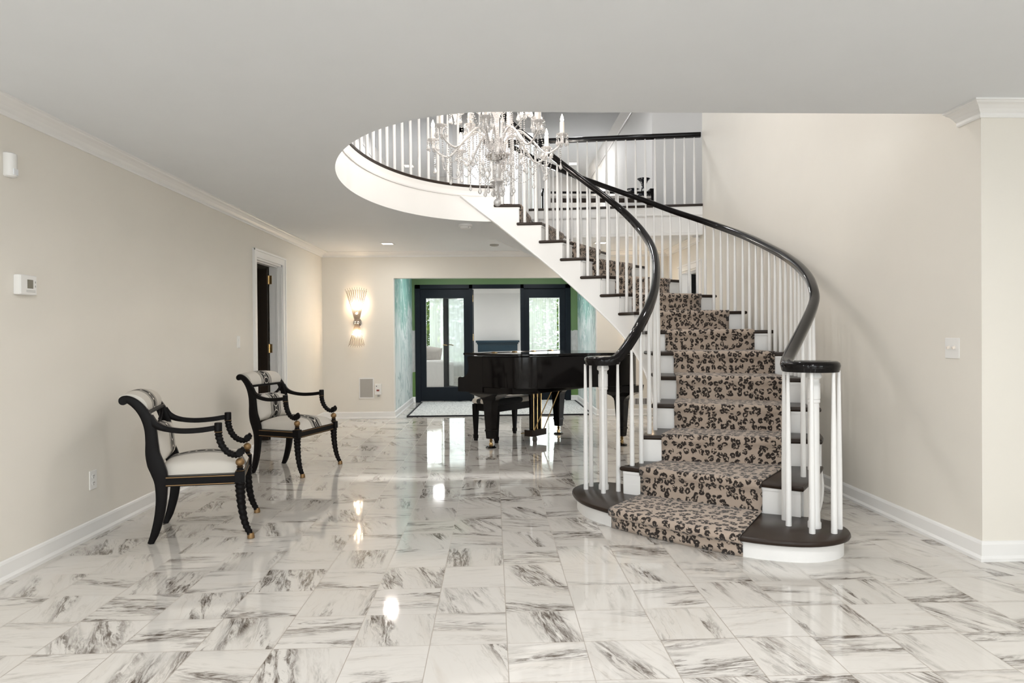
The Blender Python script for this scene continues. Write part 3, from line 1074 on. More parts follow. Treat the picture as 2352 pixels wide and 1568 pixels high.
# small turn joining the outer stair rail to the gallery rail
e0 = outer_path[-1]
m = M(); m.sweep(smooth_path([e0, Vector((-.02, 8.66, 3.655)), Vector((-.10, 8.72, 3.662)), Vector((-.10, 8.80, 3.662)), Vector((*g0, 3.662))], 1), RAIL); obuild(m, 'rail_return', BLACK, gr, OG, 50)

# ------------------------------------------------------------------ leopard runner on the stairs
RUN = {2: (.125, .797), 3: (.13, .815), 4: (.146, .83), 5: (.154, .845), 6: (.162, .853), 7: (.162, .85), 8: (.11, .84), 9: (.12, .832), 10: (.158, .836), 11: (.146, .745), 12: (.20, .78), 13: (.134, .72), 14: (.05, .63), 15: (.02, .60)}
TH = .011
rows, uvs = [], []
vv = 0.0
prev = None


def addrow(a, b, z, dv=None):
    global vv, prev
    n = 13
    c = (a + b) / 2
    p = Vector((c.x, c.y, z))
    if prev is not None:
        vv += (p - prev).length
    prev = p
    w = (b - a).length
    rows.append([(*(a + (b - a) * (i / (n - 1))), z) for i in range(n)])
    uvs.append([(.4 + (i / (n - 1) - .5) * w, vv) for i in range(n)])


def curved(z, d):
    """row on the bulging bottom step, moved d outwards"""
    A, B = Vector((.735, 4.345)), Vector((1.335, 3.745))
    mid = (A + B) / 2
    return A, B


def bottom_row(z, d):
    global vv, prev
    n = 13
    front = [Vector(p) for p in offset(b1, d)]
    seg = []
    A, B = Vector((.722, 4.27)), Vector((1.323, 3.655))
    for i in range(n):
        q = A + (B - A) * (i / (n - 1))
        seg.append(min(front, key=lambda p: abs((p - q).dot((B - A).normalized())) + (0 if p.x < 1.45 and p.y < 4.5 else 9)))
    # resample smoothly along the polyline
    fr = [p for p in front if .60 < p.x < 1.48 and p.x + p.y < 5.25]
    fr.sort(key=lambda p: p.x)
    def at(s_):
        q = A + (B - A) * s_
        u_ = (B - A).normalized()
        ks = [(p - A).dot(u_) for p in fr]; tq = (q - A).dot(u_)
        for i in range(len(fr) - 1):
            if ks[i] <= tq <= ks[i + 1]:
                f = (tq - ks[i]) / max(ks[i + 1] - ks[i], 1e-6)
                return fr[i] + (fr[i + 1] - fr[i]) * f
        return fr[0] if tq < ks[0] else fr[-1]
    pts = [at(i / (n - 1)) for i in range(n)]
    c = pts[n // 2]; p = Vector((c.x, c.y, z))
    if prev is not None:
        vv += (p - prev).length
    prev = p
    w = .84
    rows.append([(*q, z) for q in pts])
    uvs.append([(.4 + (i / (n - 1) - .5) * w, vv) for i in range(n)])


bottom_row(.002, -.035 + TH)
bottom_row(.03, -.035 + TH)
bottom_row(.068, -.035 + TH)
bottom_row(.082, TH * .3)
bottom_row(.095, TH)
bottom_row(.12, TH * .9)
bottom_row(.12 + TH, -.006)


def edge_pts(k, sb):
    """runner edge points on the nosing line of step k moved sb up-stair"""
    a, b = cin(k), cout(k)
    d = (b - a); l, r = RUN[k]
    n = Vector((-d.y, d.x)).normalized()
    return a + d * l + n * sb, a + d * r + n * sb


for k in range(2, 15):
    z, zp = ZS[k], ZS[k - 1]
    a, b = edge_pts(k, .006)
    addrow(a, b, zp + TH)
    addrow(a, b, zp + TH + .025)
    addrow(a, b, (z + zp) / 2)
    addrow(a, b, z - .058)
    a, b = edge_pts(k, -.008); addrow(a, b, z - .044)
    a, b = edge_pts(k, -TH); addrow(a, b, z - .028)
    addrow(a, b, z - .004)
    a, b = edge_pts(k, -TH * .3); addrow(a, b, z + TH * .8)
    a, b = edge_pts(k, .012); addrow(a, b, z + TH)
    if k < 14:
        a1, b1_ = edge_pts(k + 1, .006)
        for f in (.35, .7):
            addrow(a + (a1 - a) * f, b + (b1_ - b) * f, z + TH)
a, b = edge_pts(15, .03); addrow(a, b, ZS[14] + TH)
addrow(a, b, ZS[15] + TH)
a, b = edge_pts(15, .3); addrow(a, b, ZS[15] + TH)
m = M(); m.grid(rows, uvs)
run = m.build('stair_runner', LEOPARD, smooth=60)
md = run.modifiers.new('thick', 'SOLIDIFY'); md.thickness = .009; md.offset = -1
tag(run, 'leopard spotted carpet runner laid down the middle of the curved stairs', 'carpet runner')

# ------------------------------------------------------------------ armchairs (local x = forward, y = left)
SQ = lambda w, h, b=.25: [(-w, -h + h * b), (-w + w * b, -h), (w - w * b, -h), (w, -h + h * b), (w, h - h * b), (w - w * b, h), (-w + w * b, h), (-w, h - h * b)]


def band_grid(f, nu, nv, width, ulen):
    """surface f(u01, v01); uv u in metres along, v across centred at .5"""
    rows_ = [[f(i / nu, j / nv) for j in range(nv + 1)] for i in range(nu + 1)]
    uv_ = [[(.3 + i / nu * ulen, .5 + (j / nv - .5) * width) for j in range(nv + 1)] for i in range(nu + 1)]
    return rows_, uv_


def make_chair(label, loc, rz):
    t = thing('armchair', label, 'armchair', loc, rz, 'klismos armchairs along the left wall')
    ysd = lambda x: .235 + (.30 - .235) * (x + .26) / .52
    for s_ in (-1, 1):
        # rear leg and back post in one sabre curve, scrolled at the top
        prof = [(-.275, 0, .016), (-.250, .06, .022), (-.225, .16, .026), (-.213, .26, .029), (-.213, .35, .034), (-.222, .41, .042), (-.243, .47, .044), (-.258, .53, .038), (-.262, .60, .033), (-.268, .67, .031), (-.285, .735, .030), (-.315, .79, .027), (-.350, .83, .025), (-.385, .853, .022), (-.412, .853, .022), (-.424, .842, .018)]
        P = [Vector((x, s_ * ysd(x), z)) for x, z, w in prof]
        ws = [w for x, z, w in prof]
        P2, W2 = [], []
        for i in range(len(P) * 3 - 2):
            f = i / 3
            P2.append(catmull(P, f)); W2.append(ws[int(f)] + (ws[min(int(f) + 1, len(ws) - 1)] - ws[int(f)]) * (f % 1))
        m = M(); R = []
        for i, p in enumerate(P2):
            tg = (P2[min(i + 1, len(P2) - 1)] - P2[max(i - 1, 0)]).normalized()
            nn = Vector((0, 1, 0)).cross(tg).normalized()
            R.append([p + Vector((0, a, 0)) + nn * b for a, b in SQ(.017, W2[i])])
        m.rings(R)
        m.tube([(-.412, s_ * (ysd(-.412) - .019), .846), (-.412, s_ * (ysd(-.412) + .019), .846)], .024, 14)
        m.build('back_post', SATIN, t, 40)
        # front leg, rope carved, sabre
        path = spline([Vector((x, s_ * (.30 + dy), z)) for x, z, dy in ((.225, .345, 0), (.226, .27, 0), (.234, .18, .002), (.252, .09, .006), (.279, .028, .012))], 34)
        m = M(); m.tube(path, lambda f, a: (.030 - .013 * f) * (1 + .14 * math.sin(a + f * 70)), 12)
        lg = m.build('leg', SATIN, t, 60)
        m = M(); m.lathe([(.016, .002), (.021, .002), (.021, .014), (.018, .03), (.017, .034)], (.283, s_ * .313, 0), 12); m.build('foot', GOLD, lg, 40)
        # corner block, ball and neck
        m = M(); m.obox((.225, s_ * .30, .375), (1, 0, 0), (0, 1, 0), (0, 0, 1), .028, .026, .032)
        m.lathe([(.022, .407), (.024, .412), (.017, .425), (.02, .437), (.012, .44)], (.225, s_ * .30, 0), 12); m.build('corner_block', SATIN, t, 30)
        m = M(); m.ball((.225, s_ * .30, .462), .026, 14, 10); m.build('ball', GOLD, t, 80)
        m = M(); m.lathe([(.0235, .409), (.0255, .411), (.0235, .413)], (.225, s_ * .30, 0), 14).lathe([(.019, .433), (.0215, .435), (.019, .437)], (.225, s_ * .30, 0), 14); m.build('gilt_ring', GOLD, t, 60)
        # arm
        path = spline([Vector((x, s_ * (ysd(x) + dy), z)) for x, z, dy in ((-.278, .745, 0), (-.245, .705, .002), (-.19, .677, .006), (-.10, .661, .012), (.0, .662, .014), (.085, .672, .010))], 20)
        m = M(); m.sweep(path, lambda f: SQ(.014, .026 - .011 * min(1, f * 2.2)))
        ar = m.build('armrest', SATIN, t, 40)
        m = M(); m.lathe([(.022, -.027), (.022, .024), (.019, .028)], (.105, s_ * (ysd(.1) + .010), .676), 14); m.build('arm_cap', SATIN, ar, 40)
        m = M(); m.lathe([(.0225, .647), (.024, .649), (.0225, .651)], (.105, s_ * (ysd(.1) + .010), 0), 14); m.build('gilt_ring', GOLD, ar, 60)
        sup = spline([Vector((x, s_ * (ysd(x) + .008), z)) for x, z in ((.105, .652), (.110, .610), (.128, .560), (.160, .522), (.198, .506), (.226, .512), (.240, .532), (.228, .545))], 46)
        m = M(); m.tube(sup, lambda f, a: (.021 - .005 * f) * (1 + .16 * math.sin(a + f * 95)), 12)
        m.tube([(.226, s_ * (ysd(.22) - .012), .522), (.226, s_ * (ysd(.22) + .028), .522)], .022, 14)
        m.build('arm_support', SATIN, t, 60)
    # seat rails with gilt lines
    m = M(); q = M()
    cs = [(.225, .30), (-.215, .24), (-.215, -.24), (.225, -.30)]
    for i in range(4):
        a, b = Vector((*cs[i], .362)), Vector((*cs[(i + 1) % 4], .362))
        d = (b - a).normalized(); nn = Vector((-d.y, d.x, 0))
        m.obox((a + b) / 2, d, nn, (0, 0, 1), (b - a).length / 2, .013, .030)
        for z in (.340, .386):
            q.obox((a + b) / 2 - nn * .0135 + Vector((0, 0, z - .362)), d, nn, (0, 0, 1), (b - a).length / 2 - .03, .0015, .0025)
            q.obox((a + b) / 2 + nn * .0135 + Vector((0, 0, z - .362)), d, nn, (0, 0, 1), (b - a).length / 2 - .03, .0015, .0025)
    m.build('seat_frame', SATIN, t); q.build('gilt_line', GOLD, t)
    # domed seat with the woven chain band running front to back
    def seat(u, v):
        x = .225 - u * .46
        hw = .275 - .06 * u
        y = (v - .5) * 2 * hw
        e = min(u, 1 - u, v, 1 - v)
        rnd = min(1, e / .09)
        dome = math.sin(PI * min(max(u, 0), 1)) ** .6 * math.sin(PI * v) ** .6
        return (x + (.012 if u < .02 else 0), y, .395 + .052 * math.sqrt(max(0, 1 - (1 - rnd) ** 2)) + .052 * dome)
    r_, u_ = band_grid(seat, 26, 28, .53, .46)
    m = M(); m.grid(r_, u_); m.add([(.237, .275, .39), (.237, -.275, .39), (-.235, -.215, .39), (-.235, .215, .39)], [(0, 1, 2, 3)])
    for (a, b) in (((.237, .275), (.237, -.275)), ((-.235, -.215), (-.235, .215))):
        pass
    m.build('seat_cushion', CHAIN, t, 60)
    # back pad between the posts
    def back(u, v):
        z = .46 + u * .235
        hw = .216
        e = min(u, 1 - u, v, 1 - v)
        puff = .055 * min(1, e / .25) ** .5 * (1 - .25 * abs(v - .5))
        return (-.243 - .02 * u + puff + .008, (v - .5) * 2 * hw, z - .03 * (1 - math.sin(PI * v)) * (u > .9))
    r_, u_ = band_grid(back, 16, 24, .44, .24)
    m = M(); m.grid(r_, u_)
    r2_ = [[(-.268 - .02 * i / 4, (j / 8 - .5) * .43, .46 + .235 * i / 4) for j in range(9)] for i in range(5)]
    m.grid(r2_); m.build('back_cushion', CHAIN, t, 60)
    # rolled head pad
    def head(u, v):
        a = -.55 + u * 2.75
        rr = .068 + .012 * math.sin(PI * v)
        cx, cz = -.356, .800
        x = cx + .075 * math.cos(a) * 1.0 - .035 * u
        z = cz + rr * math.sin(a) * 1.05 + .012
        return (x, (v - .5) * 2 * .222, z)
    r_, u_ = band_grid(head, 18, 22, .45, .26)
    m = M(); m.grid(r_, u_)
    n_ = len(r_[0])
    m.add([p for row in (r_[0], r_[-1]) for p in row], [(j, j + 1, n_ + j + 1, n_ + j) for j in range(n_ - 1)])
    m.add([row[0] for row in r_], [tuple(range(len(r_)))]); m.add([row[-1] for row in r_], [tuple(range(len(r_)))])
    m.build('head_cushion', CHAIN, t, 60)
    m = M(); m.sweep(spline([Vector((-.285, y, .772)) for y in (-.23, 0, .23)], 6), SQ(.012, .010)); m.build('head_rail', SATIN, t)
    # swagged rope between the posts
    path = spline([Vector((-.285 + .0 * abs(y), y, z)) for y, z in ((-.215, .765), (-.19, .72), (-.12, .682), (0, .665), (.12, .682), (.19, .72), (.215, .765))], 40)
    m = M(); m.tube(path, lambda f, a: .012 * (1 + .12 * math.sin(a + f * 110)), 10); m.build('rope_swag', SATIN, t, 60)
    return t


make_chair('black and cream armchair nearer the camera, its back to the left wall', (-1.825, 4.425, 0), math.radians(15.5))
make_chair('black and cream armchair beside the dark open doorway, farther from the camera', (-1.815, 6.335, 0), math.radians(-17.5))

# ------------------------------------------------------------------ grand piano (local x: keyboard to tail, y: treble to bass)
PANG = math.atan2(-.651, .759)
pno = thing('grand_piano', 'glossy black baby grand piano standing on the marble in front of the alcove', 'piano', (-.028, 7.369, 0), PANG)
case = [(-.05, -.13), (.30, -.13), (.45, -.10)] + [tuple(v) for v in spline([(.45, -.10), (.60, .03), (.74, .25), (.88, .47), (1.02, .60), (1.13, .74), (1.175, .92), (1.15, 1.10), (1.04, 1.25)], 22)][1:] + [(.85, 1.34), (.6, 1.38), (-.05, 1.38)]
m = M(); m.prism(case, .655, .985, .006); m.build('case', BLACK, pno, 30)
m = M(); m.prism([(-.34, -.12), (.40, -.12), (.55, .10), (.55, 1.30), (-.34, 1.37)], .598, .664, .004); m.build('key_bed', BLACK, pno, 30)
ck = [(-.355, .60), (-.355, .735), (-.345, .752), (-.325, .758), (-.275, .758), (-.235, .775), (-.205, .815), (-.195, .87), (-.205, .925), (-.215, .95), (-.212, .975), (-.19, .986), (.0, .986), (.0, .60)]
for y0, y1 in ((-.132, -.075), (1.325, 1.382)):
    m = M(); m.rings([[(x, y0, z) for x, z in ck], [(x, y1, z) for x, z in ck]]); m.build('cheek', BLACK, pno, 30)
m = M(); m.box(-.335, -.315, -.075, 1.325, .60, .70); m.build('key_slip', BLACK, pno)
m = M(); m.rings([[(x, y, z) for x, z in ((-.30, .745), (-.12, .775), (-.055, .80), (-.03, .90), (-.02, .90), (-.02, .70), (-.30, .70))] for y in (-.07, 1.32)]); m.build('fallboard', BLACK, pno, 30)
lid = offset([(-.04, -.13)] + case[1:-1] + [(-.04, 1.38)], .022)
m = M(); m.prism(lid, .990, 1.014, .005); m.build('lid', BLACK, pno, 30)
m = M(); m.prism([(-.255, -.15), (-.062, -.15), (-.062, 1.40), (-.255, 1.40)], .996, 1.020, .004); m.build('front_lid_flap', BLACK, pno, 30)
for y in (.1, .45, .8, 1.15):
    m = M(); m.box(-.075, -.02, y, y + .04, 1.012, 1.022).tube([(-.052, y, 1.02), (-.052, y + .04, 1.02)], .006); m.build('lid_hinge', BRASS, pno)


def piano_leg(x, y, top=0.):
    q = M()
    # shaped bracket under the key bed
    R = []
    for z, w in ((.60 + top, .205), (.585, .195), (.56, .145), (.535, .095), (.51, .068), (.48, .058)):
        R.append([(x + a * (w if True else 0), y + b * max(.056, w * .62), z) for a, b in ((-1, -1), (1, -1), (1, 1), (-1, 1))])
    for z, w in ((.20, .042), (.195, .046), (.18, .048), (.175, .042), (.10, .036)):
        R.append([(x + a * w, y + b * w, z) for a, b in ((-1, -1), (1, -1), (1, 1), (-1, 1))])
    q.rings(R)
    o = q.build('leg', BLACK, pno, 20)
    q = M(); q.lathe([(.02, .10), (.012, .09), (.02, .075), (.012, .06), (.018, .05), (.018, .04)], (x, y, 0), 12)
    q.tube([(x - .008, y, .035), (x + .008, y, .035)], .024, 14)
    q.build('caster', BRASS, o, 40)
    q = M(); q.lathe([(.058, 0), (.06, .008), (.045, .018), (.03, .02), (.001, .012)], (x, y, 0), 20); q.build('caster_cup', BLACK, o, 40)


piano_leg(0, 0); piano_leg(0, 1.256); piano_leg(1.04, .975, .058)
# pedal lyre
lx, ly = .10, .66
lyr = M()
for dy in (-.062, .062):
    R = []
    for z, w in ((.60, .034), (.40, .026), (.13, .026)):
        R.append([(lx + a * w * .8, ly + dy + b * w, z) for a, b in ((-1, -1), (1, -1), (1, 1), (-1, 1))])
    lyr.rings(R)
lyr.box(lx - .03, lx + .03, ly - .12, ly + .12, .575, .60)
lo = lyr.build('pedal_lyre', BLACK, pno, 20)
m = M(); m.box(lx - .055, lx + .055, ly - .135, ly + .135, .065, .135); m.build('pedal_box', DARK, lo)
for dy in (-.07, 0, .07):
    m = M(); m.tube([(lx - .05, ly + dy, .095), (lx - .10, ly + dy, .088), (lx - .15, ly + dy, .08)], [.006, .009, .013], 8, flat=.5); m.build('pedal', BRASS, lo, 50)
    m = M(); m.tube([(lx + .03, ly + dy, .13), (lx + .03, ly + dy, .60)], .004, 6).lathe([(.009, .50), (.009, .56)], (lx + .03, ly + dy, 0), 8); m.build('trap_rod', BRASS, lo, 50)
for dy in (-.09, .09):
    m = M(); m.tube([(lx + .04, ly + dy, .11), (lx + .30, ly + dy * .8, .62)], .006, 8); m.build('lyre_brace', BRASS, lo, 50)

bn = thing('piano_bench', 'black piano bench with wavy black and cream seat tucked under the piano keyboard', 'bench', tuple(Matrix.Rotation(PANG, 3, 'Z') @ Vector((-.32, .64, 0)) + Vector((-.028, 7.369, 0))), PANG)
for a in (-1, 1):
    for b in (-1, 1):
        m = M(); m.rings([[(a * .155 + i * w, b * .355 + j * w, z) for i, j in ((-1, -1), (1, -1), (1, 1), (-1, 1))] for z, w in ((0, .016), (.02, .016), (.03, .021), (.06, .021), (.07, .017), (.30, .026), (.42, .028))]); m.build('leg', SATIN, bn, 20)
m = M(); m.box(-.165, .165, -.37, -.345, .345, .425).box(-.165, .165, .345, .37, .345, .425).box(-.175, -.15, -.36, .36, .345, .425).box(.15, .175, -.36, .36, .345, .425); m.build('apron', SATIN, bn)
R = []
for z, w in ((.425, -.005), (.432, .012), (.455, .018), (.478, .008), (.488, -.03)):
    R.append([(x, y, z) for x, y in offset([(-.17, -.37), (.17, -.37), (.185, -.34), (.185, .34), (.17, .37), (-.17, .37), (-.185, .34), (-.185, -.34)], w)])
m = M(); m.rings(R); m.build('seat', ZEBRA, bn, 50)

# ------------------------------------------------------------------ alcove rug, garden room furniture
rg = M(); rg.box(-1.25, 1.45, 10.22, 12.28, .001, .018)
ro = tag(rg.build('rug', SHAG), 'shaggy white and grey rug with black edge in the alcove', 'rug')
m = M()
m.box(-1.28, -1.25, 10.19, 12.31, .0, .020).box(1.45, 1.48, 10.19, 12.31, 0, .020).box(-1.25, 1.45, 10.19, 10.22, 0, .020).box(-1.25, 1.45, 12.28, 12.31, 0, .020)
m.build('binding', RUGEDGE, ro)

sf = thing('sofa', 'pale grey sofa seen from behind through the left glazed panel', 'sofa', (-1.85, 15.3, 0))
for n_, b_, r_ in (('base', (-.85, .85, -.40, .45, .06, .40), .03), ('backrest', (-.85, .85, -.45, -.25, .06, .66), .05), ('armrest', (-.95, -.75, -.45, .45, .06, .58), .04), ('armrest', (.75, .95, -.45, .45, .06, .58), .04), ('seat_cushion', (-.74, 0, -.24, .46, .40, .52), .03), ('seat_cushion', (0, .74, -.24, .46, .40, .52), .03)):
    m = M(); m.box(*b_); o = m.build(n_, SOFA, sf)
    bv = o.modifiers.new('soft', 'BEVEL'); bv.width = r_; bv.segments = 3
for a in (-.85, .85):
    for b in (-.38, .38):
        m = M(); m.box(a - .03, a + .03, b - .03, b + .03, 0, .06); m.build('foot', DARK, sf)
for i, (x, tl, lb) in enumerate(((.50, .15, 'taupe cushion nearest the window end of the sofa back'), (.03, -.1, 'taupe cushion in the middle on the sofa back'), (-.44, .1, 'taupe cushion at the wall end of the sofa back'))):
    m = M(); n_ = 12
    def pil(u, v, s_):
        e = min(1, min(u, 1 - u, v, 1 - v) / .3) ** .55
        return ((u - .5) * .42, s_ * .085 * e, (v - .5) * .40)
    for s_ in (-1, 1):
        m.grid([[pil(a / n_, b / n_, s_) for b in range(n_ + 1)] for a in range(n_ + 1)])
    o = m.build('cushion', PILLOW, smooth=60)
    o.location = (-1.85 + x, 15.3 - .07, .745 + .012 * i); o.rotation_euler = (-.15, tl, .04 * i)
    tag(o, lb, 'cushion', 'cushions on the sofa')
fp = thing('fireplace', 'dark teal fireplace surround on the far wall behind the piano', 'fireplace', (.12, YF - .031, 0))
m = M(); m.box(-.50, -.32, -.14, 0, 0, 1.0).box(.32, .50, -.14, 0, 0, 1.0).box(-.32, .32, -.14, 0, .72, 1.0); m.build('surround', TEAL, fp)
m = M(); m.box(-.55, .55, -.20, 0, 1.0, 1.05).box(-.52, .52, -.17, 0, .96, 1.0); m.build('mantel_shelf', TEAL, fp)
m = M(); m.box(-.32, .32, -.03, -.01, 0, .72); m.build('firebox', RUGEDGE, fp)


def curtain(x0, x1, label):
    m = M(); n_ = int((x1 - x0) / .018)
    rows_ = []
    for z in (2.27, 2.2, 1.6, 1.0, .5, .16):
        amp = .022 if z < 2.2 else .012
        rows_.append([(x0 + (x1 - x0) * i / n_, YF - .17 + amp * math.sin(i * 1.05 + .6 * math.sin(i * .31)), z) for i in range(n_ + 1)])
    m.grid(rows_)
    o = m.build('curtain', SHEER, smooth=80)
    tag(o, label, 'curtain', 'sheer curtains of the garden room')
    return o


curtain(-2.0, -1.66, 'narrow white sheer curtain at the left jamb of the left garden window')
curtain(-1.585, -.62, 'wide white sheer curtain beside the slit on the left garden window')
curtain(.78, 1.62, 'white sheer curtain over most of the right garden window')
curtain(1.66, 2.06, 'narrow white sheer curtain at the right edge of right garden window')
for i, (a, b, lb) in enumerate(((-2.1, -.55, 'white curtain rod above the left garden window'), (.70, 2.12, 'white curtain rod above the right garden window'))):
    m = M(); m.tube([(a, YF - .17, 2.275), (b, YF - .17, 2.275)], .012, 8)
    for x in (a + .05, b - .05):
        m.tube([(x, YF - .17, 2.275), (x, YF, 2.275)], .008, 6)
    tag(m.build('curtain_rod', PLASTIC), lb, 'curtain rod')

# outside
lw = M(); lw.add([(-30, YF + .2, -.05), (30, YF + .2, -.05), (30, 60, -.05), (-30, 60, -.05)], [(0, 1, 2, 3)])
tag(lw.build('lawn', GRASS), 'green lawn outside the garden room windows', 'lawn', kind='stuff')


def shrub(c, r, h, n, label, cat, trunk=0):
    t = thing('shrub' if not trunk else 'tree', label, cat, (c[0], c[1], -.05))
    m = M()
    for i in range(n):
        a, b, q = random.uniform(0, 2 * PI), random.uniform(-1, 1), random.random() ** .4
        p = Vector((r * q * math.sqrt(1 - b * b) * math.cos(a), r * q * math.sqrt(1 - b * b) * math.sin(a), trunk + h * (.5 + .5 * b * q)))
        d1 = Vector((random.gauss(0, 1), random.gauss(0, 1), random.gauss(0, 1))).normalized(); d2 = d1.cross(Vector((.3, .5, .8))).normalized()
        s_ = random.uniform(.06, .13)
        m.add([p - d1 * s_, p + d2 * s_ * .5, p + d1 * s_, p - d2 * s_ * .5], [(0, 1, 2, 3)])
    m.build('foliage', LEAF, t)
    m = M(); m.tube([(0, 0, 0), (.02, 0, trunk + h * .6)], [.06, .03], 8); m.build('trunk', BARK, t, 50)
    return t


shrub((-1.75, 21.2), 1.1, 2.9, 1500, 'leafy green bush outside the left garden window', 'shrub')
shrub((-.3, 19.9), .5, .95, 600, 'low yellow green bush below the left garden window sill', 'shrub')
shrub((1.25, 21.6), 1.25, 3.0, 1600, 'leafy green bush outside the right garden window', 'shrub')
shrub((-3.6, 25), 2.0, 4.0, 1500, 'tall tree at the back of the garden on the left', 'tree', 1.6)
shrub((2.9, 26), 2.2, 4.0, 1500, 'tall tree at the back of the garden on the right', 'tree', 1.6)

# ------------------------------------------------------------------ crystal chandelier
CX, CY = .045, 5.54
ch = thing('chandelier', 'large crystal chandelier with lit candle arms hanging in the oval opening', 'chandelier', (CX, CY, 2.25))
CZ = 2.25                                                     # local z = world z - CZ


def drop(m, x, y, z, h, w):
    """pear shaped cut drop hanging from z"""
    m.lathe([(w * .12, 0), (w * .3, -h * .25), (w, -h * .68), (w * .75, -h * .86), (.0005, -h)], (x, y, z), 6)


def bead_string(m, pts, step=.017, r=.0062):
    P = [Vector(p) for p in pts]
    acc = 0
    for a, b in zip(P, P[1:]):
        L = (b - a).length
        while acc < L:
            c = a + (b - a) * (acc / L)
            m.lathe([(.0005, -r), (r, 0), (.0005, r)], c, 5)
            acc += step
        acc -= L


def hang(a, b, sag, n=10):
    a, b = Vector(a), Vector(b)
    return [a + (b - a) * (i / n) - Vector((0, 0, sag * 4 * (i / n) * (1 - i / n))) for i in range(n + 1)]


m = M()
m.lathe([(.012, 2.9), (.012, 1.0), (.035, .98), (.05, .93), (.028, .88), (.022, .80), (.045, .76), (.02, .70), (.018, .52), (.03, .50), (.05, .44), (.04, .40), (.012, .385)], (0, 0, 0), 14)
m.build('stem', CRYSTAL, ch, 40)
m = M(); m.lathe([(.015, .36), (.06, .365), (.088, .385), (.095, .40), (.088, .41), (.05, .415), (.015, .43)], (0, 0, 0), 20); m.build('receiver_dish', CHROME, ch, 40)
m = M(); m.lathe([(.012, .36), (.028, .33), (.034, .27), (.022, .22), (.05, .20), (.058, .19), (.03, .175), (.014, .15), (.018, .11), (.008, .06)], (0, 0, 0), 14); m.build('lower_bowl', CRYSTAL, ch, 40)
m = M(); m.ball((0, 0, .028), .031, 14, 10); m.build('finial_ball', CRYSTAL, ch, 30)
m = M(); m.lathe([(.02, 1.02), (.14, 1.0), (.15, .99), (.14, .985), (.02, .96)], (0, 0, 0), 20); m.build('upper_dish', CRYSTAL, ch, 40)


def arm(ang, reach, z0, zc, tall, lamp):
    ca, sa = math.cos(ang), math.sin(ang)
    pt = lambda r, z: Vector((r * ca, r * sa, z))
    path = spline([pt(.06, z0), pt(.085, z0 + .10), pt(.17, z0 + .17), pt(.27, z0 + .10), pt(reach * .74, z0 - .02), pt(reach * .93, z0 + .02), pt(reach, zc - .03)], 26)
    m = M(); m.tube(path, .009, 7); o = m.build('arm', CRYSTAL, ch, 60)
    bx, by = reach * ca, reach * sa
    m = M(); m.lathe([(.010, zc - .05), (.016, zc - .03), (.022, zc - .012), (.046, zc + .004), (.048, zc + .010), (.02, zc + .004), (.016, zc + .03)], (bx, by, 0), 12); m.build('drip_pan', CRYSTAL, o, 40)
    m = M(); m.lathe([(.018, zc + .0), (.018, zc + tall)], (bx, by, 0), 12); m.build('candle', CANDLE, o, 50)
    m = M(); m.lathe([(.008, zc + tall), (.014, zc + tall + .018), (.011, zc + tall + .038), (.001, zc + tall + .065)], (bx, by, 0), 10); b = m.build('bulb', BULB, o, 60)
    if lamp:
        point('chandelier_bulb_light', (CX + bx * 1.0, CY + by * 1.0, CZ + zc + tall + .09), 4.0, .02, (1, .93, .86))
    m = M()
    for i in range(8):
        a2 = 2 * PI * i / 8
        x, y = bx + .044 * math.cos(a2), by + .044 * math.sin(a2)
        bead_string(m, [(x, y, zc), (x, y, zc - .035)], .013, .006)
        drop(m, x, y, zc - .035, .048, .0105)
    m.build('pendants', CRYSTAL, o)
    return path


LOWER = [arm(math.radians(-9 + 45 * i), .525, .43, .545, .105, True) for i in range(8)]
UPPER = [arm(math.radians(12 + 60 * i), .335, .86, .72, .10, i % 2 == 0) for i in range(6)]
def string(pts, end=None, step=.017, r=.0075):
    m = M(); bead_string(m, pts, step, r)
    if end: drop(m, pts[-1][0], pts[-1][1], pts[-1][2], *end)
    m.build('crystal_string', CRYSTAL, ch)


sw = M()                                                       # swags between neighbouring arms
for i, p in enumerate(LOWER):
    q = LOWER[(i + 1) % 8]
    string(hang(p[20], q[20], .16), None, .018, .0065)
    bead_string(sw, hang(p[15], q[15], .20), .018, .0065)
    bead_string(sw, hang(p[15], (0, 0, .17), .10), .02, .006)
    bead_string(sw, hang(p[24], p[10], .17), .018, .006)
    bead_string(sw, hang(UPPER[i % 6][22], p[18], .08), .02, .006)
    for k, dz in ((24, .15), (17, .17), (10, .21), (6, .25)):
        c = p[k]; string([c, c - Vector((0, 0, dz))], (.062, .014), .016)
for i in range(36):                                            # dense spray of drops under the upper tier
    a = 2 * PI * i / 36
    r = (.12, .20, .28)[i % 3]
    x, y, z = r * math.cos(a), r * math.sin(a), (.93, .88, .82)[i % 3]
    bead_string(sw, [(x, y, z + .12), (x, y, z)], .016, .0085)
    drop(sw, x, y, z, .075, .017)
    bead_string(sw, hang((x, y, z + .1), (r * math.cos(a + .5), r * math.sin(a + .5), z + .1), .06), .017, .008)
sw.build('crystal_swag', CRYSTAL, ch)['kind'] = 'stuff'
for i in range(14):
    a = 2 * PI * i / 14 + .1
    r = .085 + .055 * (i % 2)
    x, y = r * math.cos(a), r * math.sin(a)
    string([(x * .9, y * .9, .98), (x, y, .42 if i % 2 else .60)], None, .017, .0068)
    z1 = .16 + .10 * (i % 3 == 0)
    string([(x, y, .40), (x, y, z1)], (.07, .016), .016, .0068)
for i in range(12):
    a = 2 * PI * i / 12
    x, y = .22 * math.cos(a), .22 * math.sin(a)
    string(hang((.14 * math.cos(a), .14 * math.sin(a), .99), (x * 1.3, y * 1.3, .74), .05), None, .018, .0068)
    z1 = .34 + .08 * (i % 2)
    string([(x, y, .86), (x, y, z1)], (.07, .015), .017, .0068)
